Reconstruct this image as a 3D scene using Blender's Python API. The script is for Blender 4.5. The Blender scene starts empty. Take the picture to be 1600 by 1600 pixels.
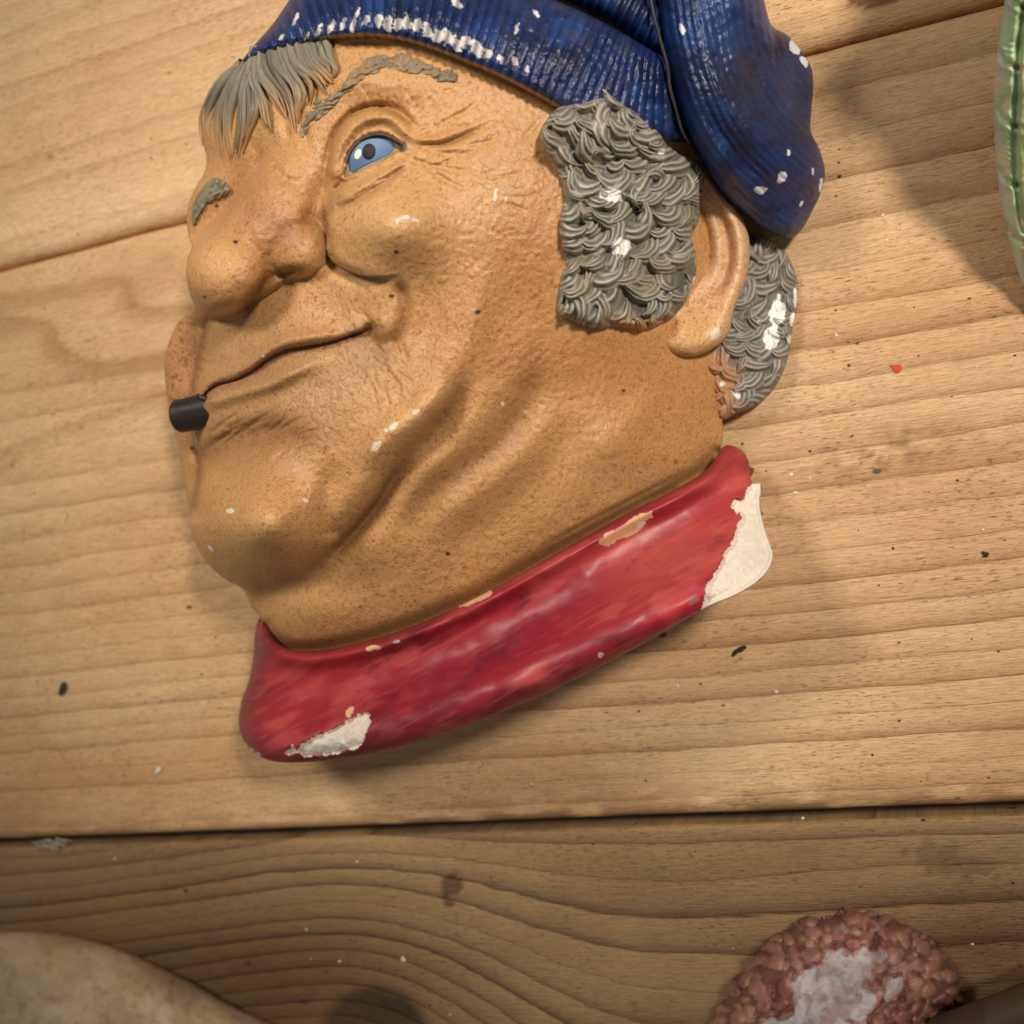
import bpy, math, random
import numpy as np
from mathutils import Matrix, Vector

# ------------------------------------------------------------------ camera, world, lights, exposure
S = 0.00016                     # metres on the table for one drawing unit
FOC = 1700.0
scene = bpy.context.scene
COL = scene.collection
_d = np.array([-4635.0, 650.0, FOC]); _d /= np.linalg.norm(_d)
XW = -_d
YW = np.array([-650.0, -4635.0, 0.0]); YW /= np.linalg.norm(YW)
NW = np.cross(XW, YW)
if NW[2] > 0: NW = -NW
R_W = np.stack([XW, YW, NW])            # camera-space vector -> table-space vector
FWD = R_W @ np.array([0, 0, 1.0])
RIGHT = R_W @ np.array([1.0, 0, 0])
DOWN = R_W @ np.array([0, 1.0, 0])
CAM = -FWD * (S * FOC)
cam_data = bpy.data.cameras.new('camera')
cam_data.sensor_width = 36.0
cam_data.lens = 36.0 * FOC / 1600.0
cam_data.clip_start = 0.005
cam_data.clip_end = 20.0
cam = bpy.data.objects.new('camera', cam_data)
COL.objects.link(cam)
M = Matrix(((RIGHT[0], -DOWN[0], -FWD[0], CAM[0]), (RIGHT[1], -DOWN[1], -FWD[1], CAM[1]),
            (RIGHT[2], -DOWN[2], -FWD[2], CAM[2]), (0, 0, 0, 1)))
cam.matrix_world = M
cam_data.dof.use_dof = True
cam_data.dof.focus_distance = 0.226
cam_data.dof.aperture_fstop = 14.0
scene.camera = cam

world = bpy.data.worlds.new('World'); scene.world = world; world.use_nodes = True
bgn = world.node_tree.nodes['Background']
bgn.inputs[0].default_value = (1.0, 0.97, 0.86, 1); bgn.inputs[1].default_value = 0.19

def area(name, loc, target, size, power, color):
    l = bpy.data.lights.new(name, 'AREA'); l.shape = 'DISK'; l.size = size; l.energy = power; l.color = color
    o = bpy.data.objects.new(name, l); COL.objects.link(o)
    o.location = loc
    o.rotation_euler = (Vector(target) - Vector(loc)).to_track_quat('-Z', 'Y').to_euler()
    return o
def spot(name, loc, target, radius, power, color, size, blend):
    l = bpy.data.lights.new(name, 'SPOT'); l.shadow_soft_size = radius; l.energy = power; l.color = color
    l.spot_size = math.radians(size); l.spot_blend = blend
    o = bpy.data.objects.new(name, l); COL.objects.link(o); o.location = loc
    o.rotation_euler = (Vector(target) - Vector(loc)).to_track_quat('-Z', 'Y').to_euler()
    return o
spot('right_lamp', (0.50, 0.25, 0.70), (0.062, 0.070, 0.0), 0.055, 30.0, (1.0, 0.92, 0.82), 29.0, 0.9)
spot('left_lamp', (-0.26, 0.42, 0.68), (-0.055, 0.055, 0.02), 0.10, 18.0, (1.0, 0.93, 0.83), 33.0, 0.9)

vs = scene.view_settings
vs.view_transform = 'Standard'; vs.look = 'None'; vs.exposure = 0.0; vs.gamma = 1.0; vs.use_curve_mapping = False
scene.cycles.use_denoising = True

# ------------------------------------------------------------------ helpers
rng = np.random.default_rng(7)
def srgb(r, g, b):
    c = np.array([r, g, b], float) / 255.0
    return np.where(c <= 0.04045, c / 12.92, ((c + 0.055) / 1.055) ** 2.4)

def W(u, v, h):
    """photo-plane position + height above the table (drawing units) -> metres"""
    u = np.asarray(u, float); v = np.asarray(v, float); h = np.asarray(h, float)
    a = (u - 800.0) / FOC; b = (v - 800.0) / FOC
    D = RIGHT[None, :] * a.reshape(-1, 1) + DOWN[None, :] * b.reshape(-1, 1) + FWD[None, :]
    t = (h.reshape(-1) * S - CAM[2]) / D[:, 2]
    return CAM[None, :] + D * t[:, None]

def table_px(X, Y):
    P = np.stack([X, Y, np.zeros_like(X)], -1) - CAM
    z = P @ FWD
    return 800 + FOC * (P @ RIGHT) / z, 800 + FOC * (P @ DOWN) / z

def spline(pts, n=8, closed=False):
    P = np.array(pts, float)
    N = len(P)
    out = []
    segs = N if closed else N - 1
    for i in range(segs):
        if closed:
            p0, p1, p2, p3 = P[(i - 1) % N], P[i], P[(i + 1) % N], P[(i + 2) % N]
        else:
            p0, p1, p2, p3 = P[max(i - 1, 0)], P[i], P[i + 1], P[min(i + 2, N - 1)]
        for t in np.linspace(0, 1, n, endpoint=False):
            out.append(0.5 * ((2 * p1) + (-p0 + p2) * t + (2 * p0 - 5 * p1 + 4 * p2 - p3) * t * t + (-p0 + 3 * p1 - 3 * p2 + p3) * t ** 3))
    if not closed: out.append(P[-1])
    return np.array(out)

def seg_dist(U, V, poly, closed=False):
    """distance, signed side and arclength parameter to a polyline"""
    best = np.full(U.shape, 1e9); sgn = np.ones(U.shape); par = np.zeros(U.shape)
    P = poly if not closed else np.vstack([poly, poly[:1]])
    L = np.hypot(*(P[1:] - P[:-1]).T); cum = np.concatenate([[0], np.cumsum(L)])
    for i in range(len(P) - 1):
        x0, y0 = P[i, :2]; dx, dy = P[i + 1, :2] - P[i, :2]
        l2 = dx * dx + dy * dy
        if l2 < 1e-9: continue
        px = U - x0; py = V - y0
        t = np.clip((px * dx + py * dy) / l2, 0, 1)
        d2 = (px - t * dx) ** 2 + (py - t * dy) ** 2
        m = d2 < best
        best = np.where(m, d2, best)
        sgn = np.where(m, np.where(dx * py - dy * px >= 0, 1.0, -1.0), sgn)
        par = np.where(m, cum[i] + t * L[i], par)
    return np.sqrt(best), sgn, par / cum[-1]

def inside(U, V, poly):
    r = np.zeros(U.shape, bool)
    x, y = poly[:, 0], poly[:, 1]
    j = len(poly) - 1
    for i in range(len(poly)):
        if y[i] != y[j]:
            c = ((y[i] > V) != (y[j] > V)) & (U < (x[j] - x[i]) * (V - y[i]) / (y[j] - y[i]) + x[i])
            r ^= c
        j = i
    return r

def sstep(x, a, b):
    t = np.clip((x - a) / (b - a), 0, 1); return t * t * (3 - 2 * t)
def smax(a, b, k):
    h = np.clip(0.5 + 0.5 * (a - b) / k, 0, 1); return b + (a - b) * h + k * h * (1 - h)

_perm = np.random.default_rng(3).random((256, 256))
def vnoise(x, y):
    xi = np.floor(x).astype(int); yi = np.floor(y).astype(int)
    fx = x - xi; fy = y - yi; fx = fx * fx * (3 - 2 * fx); fy = fy * fy * (3 - 2 * fy)
    g = lambda a, b: _perm[a % 256, b % 256]
    return (g(xi, yi) * (1 - fx) + g(xi + 1, yi) * fx) * (1 - fy) + (g(xi, yi + 1) * (1 - fx) + g(xi + 1, yi + 1) * fx) * fy
def fbm(x, y, o=3):
    s = 0; a = 0.5; n = 0
    for k in range(o):
        s = s + a * vnoise(x + 17.3 * k, y + 9.1 * k); n += a; a *= 0.5; x = x * 2; y = y * 2
    return s / n            # 0..1
def pnoise(U, V, sc, o=3, seed=0): return fbm(U / sc + seed * 13.7, V / sc + seed * 7.9, o)

class Raster:
    def __init__(s, u0, v0, u1, v1):
        s.u0, s.v0 = u0, v0
        s.U, s.V = np.meshgrid(np.arange(u0, u1 + 1, dtype=float), np.arange(v0, v1 + 1, dtype=float))
        s.H = np.zeros_like(s.U)
    def win(s, pts, reach):
        P = np.array(pts, float)
        a = int(max(P[:, 0].min() - reach - s.u0, 0)); b = int(min(P[:, 0].max() + reach - s.u0 + 1, s.U.shape[1]))
        c = int(max(P[:, 1].min() - reach - s.v0, 0)); d = int(min(P[:, 1].max() + reach - s.v0 + 1, s.U.shape[0]))
        return slice(c, d), slice(a, b)
    def stroke(s, pts, prof, reach, taper=(0.2, 0.2), n=5):
        P = spline(pts, n)
        w = s.win(P, reach)
        d, g, t = seg_dist(s.U[w], s.V[w], P)
        tp = np.ones_like(t)
        if taper[0] > 0: tp *= sstep(t, 0, taper[0])
        if taper[1] > 0: tp *= sstep(1 - t, 0, taper[1])
        s.H[w] += prof(d, g) * tp
    def crease(s, pts, depth, w, taper=(0.2, 0.2), lip=0.0):
        s.stroke(pts, lambda d, g: -depth * np.exp(-(d / w) ** 2) + lip * np.exp(-((d - 1.8 * w) / w) ** 2), 4 * w, taper)
    def asym(s, pts, al, wl, ar, wr, taper=(0.15, 0.15)):
        s.stroke(pts, lambda d, g: np.where(g > 0, ar * np.exp(-(d / wr) ** 2), al * np.exp(-(d / wl) ** 2)), 3 * max(wl, wr), taper)
    def gauss(s, cx, cy, sx, sy, amp, rot=0.0):
        c, q = math.cos(math.radians(rot)), math.sin(math.radians(rot)); R = 3.2 * max(sx, sy)
        w = s.win([(cx, cy)], R)
        x = (s.U[w] - cx) * c + (s.V[w] - cy) * q; y = -(s.U[w] - cx) * q + (s.V[w] - cy) * c
        s.H[w] += amp * np.exp(-(x / sx) ** 2 - (y / sy) ** 2)
    def sample(s, u, v, A=None):
        A = s.H if A is None else A
        x = np.clip(np.asarray(u) - s.u0, 0, s.U.shape[1] - 1.001); y = np.clip(np.asarray(v) - s.v0, 0, s.U.shape[0] - 1.001)
        xi = x.astype(int); yi = y.astype(int); fx = x - xi; fy = y - yi
        return (A[yi, xi] * (1 - fx) + A[yi, xi + 1] * fx) * (1 - fy) + (A[yi + 1, xi] * (1 - fx) + A[yi + 1, xi + 1] * fx) * fy

def tps(pts):
    P = np.array(pts, float); X = P[:, :2] / 100.0; n = len(P)
    def ker(r2): return 0.5 * r2 * np.log(r2 + 1e-12)
    D = ((X[:, None] - X[None]) ** 2).sum(-1)
    A = np.zeros((n + 3, n + 3)); A[:n, :n] = ker(D) + np.eye(n) * 0.05
    A[:n, n] = 1; A[:n, n + 1:] = X; A[n, :n] = 1; A[n + 1:, :n] = X.T
    sol = np.linalg.solve(A, np.concatenate([P[:, 2], [0, 0, 0]]))
    def f(u, v):
        q = np.stack([np.ravel(u), np.ravel(v)], -1) / 100.0
        out = sol[n] + q @ sol[n + 1:]
        for i in range(n): out = out + sol[i] * ker(((q - X[i]) ** 2).sum(-1))
        return out.reshape(np.shape(u))
    return f

def on_grid(f, ras, step=8):
    u = np.arange(ras.u0, ras.u0 + ras.U.shape[1] + step, step, dtype=float); v = np.arange(ras.v0, ras.v0 + ras.U.shape[0] + step, step, dtype=float)
    A = f(*np.meshgrid(u, v))
    x = (ras.U - ras.u0) / step; y = (ras.V - ras.v0) / step
    xi = np.minimum(x.astype(int), len(u) - 2); yi = np.minimum(y.astype(int), len(v) - 2); fx = x - xi; fy = y - yi
    return (A[yi, xi] * (1 - fx) + A[yi, xi + 1] * fx) * (1 - fy) + (A[yi + 1, xi] * (1 - fx) + A[yi + 1, xi + 1] * fx) * fy

def link(name, me, mat, parent=None):
    o = bpy.data.objects.new(name, me); COL.objects.link(o)
    if mat: me.materials.append(mat)
    if parent is not None: o.parent = parent
    return o
def tag(o, label=None, cat=None, group=None, kind=None):
    if label: o['label'] = label
    if cat: o['category'] = cat
    if group: o['group'] = group
    if kind: o['kind'] = kind
    return o
def empty(name, loc=(0, 0, 0)):
    o = bpy.data.objects.new(name, None); COL.objects.link(o); o.empty_display_size = 0.02
    o.location = loc; return o
ORIGIN = {}
def mesh(name, verts, faces, mat, parent=None, paint=None, attrs=None, smooth=True):
    me = bpy.data.meshes.new(name)
    verts = np.asarray(verts, float)
    if parent is not None:
        r = parent
        off = np.zeros(3)
        while r is not None: off = off + np.array(r.location); r = r.parent
        verts = verts - off
    faces = np.asarray(faces)
    k = faces.shape[1]
    me.vertices.add(len(verts)); me.vertices.foreach_set('co', verts.ravel().astype(np.float32))
    me.loops.add(faces.size); me.loops.foreach_set('vertex_index', faces.ravel().astype(np.int32))
    me.polygons.add(len(faces)); me.polygons.foreach_set('loop_start', np.arange(0, faces.size, k, dtype=np.int32))
    me.update(calc_edges=True); me.validate()
    if smooth: me.polygons.foreach_set('use_smooth', np.ones(len(me.polygons), bool))
    if paint is not None:
        a = me.attributes.new('paint', 'FLOAT_COLOR', 'POINT'); a.data.foreach_set('color', np.asarray(paint, np.float32).ravel())
    for nm, arr in (attrs or {}).items():
        a = me.attributes.new(nm, 'FLOAT', 'POINT'); a.data.foreach_set('value', np.asarray(arr, np.float32).ravel())
    return link(name, me, mat, parent)

def relief(name, outline, hfun, colfun, mat, parent, step=2.0, inset=40.0, base=0.0, rows=6, closed_spline=5, skirtcol=None):
    """a carved body: a real-height surface inside an outline, closed by an undercut wall down to `base`"""
    P = spline(outline, closed_spline, True) if closed_spline else np.array(outline, float)
    u0, v0 = P.min(0) - 3 * step; u1, v1 = P.max(0) + 3 * step
    cs = max(3.0, step)
    gu = np.arange(u0, u1 + 2 * cs, cs); gv = np.arange(v0, v1 + 2 * cs, cs)
    GU, GV = np.meshgrid(gu, gv)
    d, _, _ = seg_dist(GU, GV, P, True)
    sdc = np.where(inside(GU, GV, P), d, -d)
    def sd_at(u, v):
        x = np.clip((u - u0) / cs, 0, len(gu) - 1.001); y = np.clip((v - v0) / cs, 0, len(gv) - 1.001)
        xi = x.astype(int); yi = y.astype(int); fx = x - xi; fy = y - yi
        return (sdc[yi, xi] * (1 - fx) + sdc[yi, xi + 1] * fx) * (1 - fy) + (sdc[yi + 1, xi] * (1 - fx) + sdc[yi + 1, xi + 1] * fx) * fy
    nu = int((u1 - u0) / step) + 1; nv = int((v1 - v0) / step) + 1
    U, V = np.meshgrid(u0 + np.arange(nu) * step, v0 + np.arange(nv) * step)
    sd = sd_at(U, V)
    ok = sd > -0.75 * step
    q = ok[:-1, :-1] & ok[1:, :-1] & ok[:-1, 1:] & ok[1:, 1:]
    e = 2.0
    gx = (sd_at(U + e, V) - sd_at(U - e, V)); gy = (sd_at(U, V + e) - sd_at(U, V - e))
    gl = np.hypot(gx, gy) + 1e-9; gx /= gl; gy /= gl
    m = (sd < 0.35 * step) & ok
    U2 = np.where(m, U - sd * gx, U); V2 = np.where(m, V - sd * gy, V)
    sd = np.where(m, 0.0, sd)
    idx = np.arange(nu * nv).reshape(nv, nu)
    F = np.stack([idx[:-1, :-1][q], idx[1:, :-1][q], idx[1:, 1:][q], idx[:-1, 1:][q]], -1)   # ccw seen from above
    E0 = np.vstack([F[:, [0, 1]], F[:, [1, 2]], F[:, [2, 3]], F[:, [3, 0]]])
    _, i0, c0 = np.unique(np.minimum(E0[:, 0], E0[:, 1]) * (nu * nv) + np.maximum(E0[:, 0], E0[:, 1]), return_inverse=True, return_counts=True)
    bq = np.unique(E0[c0[i0] == 1]); bmask = np.zeros(nu * nv, bool); bmask[bq] = True; bmask = bmask.reshape(nv, nu) & ~m
    U2 = np.where(bmask, U - sd * gx, U2); V2 = np.where(bmask, V - sd * gy, V2); sd = np.where(bmask, 0.0, sd)
    used = np.unique(F); remap = np.full(nu * nv, -1); remap[used] = np.arange(len(used))
    F = remap[F]
    u = U2.ravel()[used]; v = V2.ravel()[used]; s = sd.ravel()[used]; gx = gx.ravel()[used]; gy = gy.ravel()[used]
    h = hfun(u, v, s)
    co = W(u, v, h)
    col = colfun(u, v, h, s)
    # boundary
    E = np.vstack([F[:, [0, 1]], F[:, [1, 2]], F[:, [2, 3]], F[:, [3, 0]]])
    key = np.minimum(E[:, 0], E[:, 1]) * (len(used) + 1) + np.maximum(E[:, 0], E[:, 1])
    _, inv, cnt = np.unique(key, return_inverse=True, return_counts=True)
    B = E[cnt[inv] == 1]
    bv = np.unique(B); bm = np.full(len(used), -1); bm[bv] = np.arange(len(bv))
    nin = gx[bv, None] * (R_W @ np.array([1., 0, 0]))[None, :2] + gy[bv, None] * (R_W @ np.array([0, 1., 0]))[None, :2]
    nin /= np.linalg.norm(nin, axis=1)[:, None] + 1e-9
    vs_, fs, cs_ = [co], [F], [col]
    prev = bv; off = len(used)
    zb = co[bv, 2]
    for r in range(1, rows + 1):
        t = r / rows
        nz = zb + (base * S - zb) * t
        ins = inset * S * math.sin(t * math.pi / 2)
        p = co[bv].copy(); p[:, :2] += nin * ins; p[:, 2] = nz
        vs_.append(p); cs_.append(col[bv] if skirtcol is None else np.tile(np.array(skirtcol), (len(bv), 1)))
        cur = np.arange(off, off + len(bv))
        pa = prev[bm[B]] if r > 1 else B
        fs.append(np.stack([pa[:, 1], pa[:, 0], cur[bm[B[:, 0]]], cur[bm[B[:, 1]]]], -1))
        prev = cur; off += len(bv)
    return mesh(name, np.vstack(vs_), np.vstack(fs), mat, parent, np.vstack(cs_))

def rgba(c, n, a=0.0):
    out = np.empty((n, 4)); out[:, :3] = c; out[:, 3] = a; return out
def blend(col, m, c, a=None):
    m = np.clip(m, 0, 1)[:, None]
    col[:, :3] = col[:, :3] * (1 - m) + np.asarray(c)[None, :3] * m
    if a is not None: col[:, 3] = col[:, 3] * (1 - m[:, 0]) + a * m[:, 0]
def blob(u, v, cx, cy, sx, sy, rot=0.0):
    c, q = math.cos(math.radians(rot)), math.sin(math.radians(rot))
    x = (u - cx) * c + (v - cy) * q; y = -(u - cx) * q + (v - cy) * c
    return np.exp(-(x / sx) ** 2 - (y / sy) ** 2)
def patch(u, v, cx, cy, sx, sy, rot=0.0, rough=0.5, sc=9.0, seed=0):
    """a flake with a ragged outline"""
    c, q = math.cos(math.radians(rot)), math.sin(math.radians(rot))
    x = (u - cx) * c + (v - cy) * q; y = -(u - cx) * q + (v - cy) * c
    r = np.sqrt((x / sx) ** 2 + (y / sy) ** 2) + rough * 2 * (pnoise(u, v, sc, 3, seed + cx * 0.01) - 0.5)
    return sstep(1.06 - r, 0.0, 0.12)
def polypatch(u, v, pts, jit=4.0, sc=8.0):
    n1 = (pnoise(u, v, sc, 3, 1) - 0.5) * 2 * jit; n2 = (pnoise(u, v, sc, 3, 5) - 0.5) * 2 * jit
    return inside(u + n1, v + n2, np.array(pts, float)).astype(float)

PLASTER = srgb(220, 207, 190)

# ------------------------------------------------------------------ materials
def nodes_of(name):
    m = bpy.data.materials.new(name); m.use_nodes = True
    nt = m.node_tree; nt.nodes.clear()
    return m, nt
def N(nt, typ, **kw):
    n = nt.nodes.new(typ)
    for k, v in kw.items():
        if k.startswith('i_'):
            key = k[2:]
            n.inputs[int(key) if key.isdigit() else key.replace('_', ' ')].default_value = v
        else: setattr(n, k, v)
    return n
def math_n(nt, op, a, b=None, c=None, clamp=False):
    n = nt.nodes.new('ShaderNodeMath'); n.operation = op; n.use_clamp = clamp
    for i, x in enumerate((a, b, c)):
        if x is None: continue
        if isinstance(x, (int, float)): n.inputs[i].default_value = x
        else: nt.links.new(x, n.inputs[i])
    return n.outputs[0]
def mix_n(nt, fac, a, b, blend='MIX'):
    n = nt.nodes.new('ShaderNodeMix'); n.data_type = 'RGBA'; n.blend_type = blend
    for sock, x in ((n.inputs[0], fac), (n.inputs[6], a), (n.inputs[7], b)):
        if isinstance(x, (int, float)): sock.default_value = x
        elif isinstance(x, (tuple, list, np.ndarray)): sock.default_value = tuple(x)[:3] + (1,)
        else: nt.links.new(x, sock)
    return n.outputs[2]
def ramp_n(nt, fac, stops):
    n = nt.nodes.new('ShaderNodeValToRGB'); nt.links.new(fac, n.inputs[0])
    el = n.color_ramp.elements
    while len(el) < len(stops): el.new(0.5)
    for e, (p, c) in zip(el, stops):
        e.position = p; e.color = (c, c, c, 1) if isinstance(c, (int, float)) else tuple(c)[:3] + (1,)
    return n.outputs[0]
def noise_n(nt, vec, scale, detail=2, rough=0.5, dist=0.0):
    n = N(nt, 'ShaderNodeTexNoise'); n.inputs['Scale'].default_value = scale; n.inputs['Detail'].default_value = detail
    n.inputs['Roughness'].default_value = rough; n.inputs['Distortion'].default_value = dist
    nt.links.new(vec, n.inputs['Vector']); return n.outputs['Fac']

def painted(name, rough=0.5, spec=0.4, pit_scale=900.0, pit=0.35, pit_col=(0.45, 0.40, 0.36), pit_amt=0.5, ridged=True,
            mottle=0.25, mottle_scale=90.0, coat=0.0, stretch=(1, 1, 1), speck=0.5):
    m, nt = nodes_of(name)
    out = N(nt, 'ShaderNodeOutputMaterial'); b = N(nt, 'ShaderNodeBsdfPrincipled'); nt.links.new(b.outputs[0], out.inputs[0])
    tc = N(nt, 'ShaderNodeTexCoord'); mp = N(nt, 'ShaderNodeMapping'); nt.links.new(tc.outputs['Object'], mp.inputs[0])
    mp.inputs['Scale'].default_value = stretch
    vec = mp.outputs[0]; ovec = tc.outputs['Object']
    at = N(nt, 'ShaderNodeAttribute', attribute_name='paint')
    chip = at.outputs['Alpha']
    n1 = noise_n(nt, vec, pit_scale, 3, 0.55, 0.6)
    if ridged:      # worm-like raised grain
        r = math_n(nt, 'ABSOLUTE', math_n(nt, 'MULTIPLY', math_n(nt, 'SUBTRACT', n1, 0.5), 4.0))
        r = math_n(nt, 'SUBTRACT', 1.0, r, clamp=True)
    else: r = n1
    n2 = noise_n(nt, ovec, mottle_scale, 4, 0.6, 0.3)
    n3 = noise_n(nt, ovec, pit_scale * 0.45, 2, 0.5)
    # wash left in the grain of the paint
    amt = math_n(nt, 'MULTIPLY', math_n(nt, 'SUBTRACT', 1.0, r), math_n(nt, 'MULTIPLY', math_n(nt, 'SUBTRACT', 1.0, chip), pit_amt))
    amt = math_n(nt, 'MULTIPLY', amt, math_n(nt, 'ADD', 0.35, math_n(nt, 'MULTIPLY', n2, 1.2)), clamp=True)
    dark = mix_n(nt, 1.0, at.outputs['Color'], pit_col, 'MULTIPLY')
    c = mix_n(nt, amt, at.outputs['Color'], dark)
    mm = ramp_n(nt, n2, [(0.25, 1.0 - mottle), (0.75, 1.0 + 0.0)])
    c = mix_n(nt, 1.0, c, mm, 'MULTIPLY')
    # tiny dirt specks
    vo = N(nt, 'ShaderNodeTexVoronoi'); vo.inputs['Scale'].default_value = 260.0; nt.links.new(ovec, vo.inputs['Vector'])
    vc = N(nt, 'ShaderNodeSeparateColor'); nt.links.new(vo.outputs['Color'], vc.inputs[0])
    sp = math_n(nt, 'MULTIPLY', math_n(nt, 'LESS_THAN', vo.outputs['Distance'], math_n(nt, 'MULTIPLY', vc.outputs[1], 0.10)), math_n(nt, 'GREATER_THAN', vc.outputs[0], 0.80))
    sp = math_n(nt, 'MULTIPLY', sp, speck)
    c = mix_n(nt, sp, c, (0.06, 0.045, 0.03))
    nt.links.new(c, b.inputs['Base Color'])
    rr = math_n(nt, 'ADD', rough - 0.08, math_n(nt, 'MULTIPLY', n3, 0.16))
    rr = math_n(nt, 'ADD', rr, math_n(nt, 'MULTIPLY', chip, 0.4), clamp=True)
    nt.links.new(rr, b.inputs['Roughness'])
    b.inputs['Specular IOR Level'].default_value = spec
    b.inputs['Coat Weight'].default_value = coat; b.inputs['Coat Roughness'].default_value = 0.25
    bp = N(nt, 'ShaderNodeBump'); bp.inputs['Strength'].default_value = pit; bp.inputs['Distance'].default_value = 0.0004
    hh = math_n(nt, 'ADD', r, math_n(nt, 'MULTIPLY', n3, 0.5))
    n4 = noise_n(nt, ovec, 900.0, 4, 0.7)
    hh = math_n(nt, 'SUBTRACT', hh, math_n(nt, 'MULTIPLY', chip, math_n(nt, 'ADD', 0.6, math_n(nt, 'MULTIPLY', n4, 4.0))))
    nt.links.new(hh, bp.inputs['Height']); nt.links.new(bp.outputs[0], b.inputs['Normal'])
    return m

MAT_SKIN = painted('painted_skin', 0.44, 0.42, 900, 0.22, (0.50, 0.37, 0.23), 0.9, True, 0.20, 38)
MAT_HAIR = painted('painted_hair', 0.50, 0.4, 700, 0.15, (0.55, 0.52, 0.45), 0.6, False, 0.30, 160)
MAT_CAP = painted('painted_cap', 0.40, 0.45, 900, 0.3, (0.5, 0.5, 0.55), 0.7, False, 0.35, 110, coat=0.0, speck=0.3)
MAT_COLLAR = painted('painted_collar', 0.42, 0.36, 500, 0.06, (0.75, 0.62, 0.6), 0.4, False, 0.22, 50, coat=0.0, stretch=(1, 2.5, 1))
MAT_EYE = painted('painted_eye', 0.5, 0.2, 500, 0.03, (0.85, 0.85, 0.85), 0.3, False, 0.12, 200, speck=0.0)
MAT_CIGAR = painted('painted_cigar', 0.45, 0.45, 500, 0.2, (0.6, 0.5, 0.5), 0.5, False, 0.3, 120, stretch=(1, 1, 1))
MAT_GREEN = painted('green_glaze', 0.38, 0.5, 500, 0.12, (0.7, 0.75, 0.6), 0.5, False, 0.3, 70)
MAT_PINK = painted('pink_paint', 0.42, 0.45, 480, 0.3, (0.5, 0.38, 0.35), 0.8, False, 0.45, 130)
MAT_STONE = painted('mottled_stone', 0.50, 0.35, 420, 0.12, (0.7, 0.62, 0.5), 0.7, False, 0.32, 60)
MAT_BROWN = painted('dull_brown', 0.6, 0.3, 420, 0.15, (0.7, 0.65, 0.6), 0.5, False, 0.2, 60)
MAT_BIT = painted('debris', 0.7, 0.3, 700, 0.3, (0.6, 0.55, 0.5), 0.5, False, 0.3, 200, speck=0.0)

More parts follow.
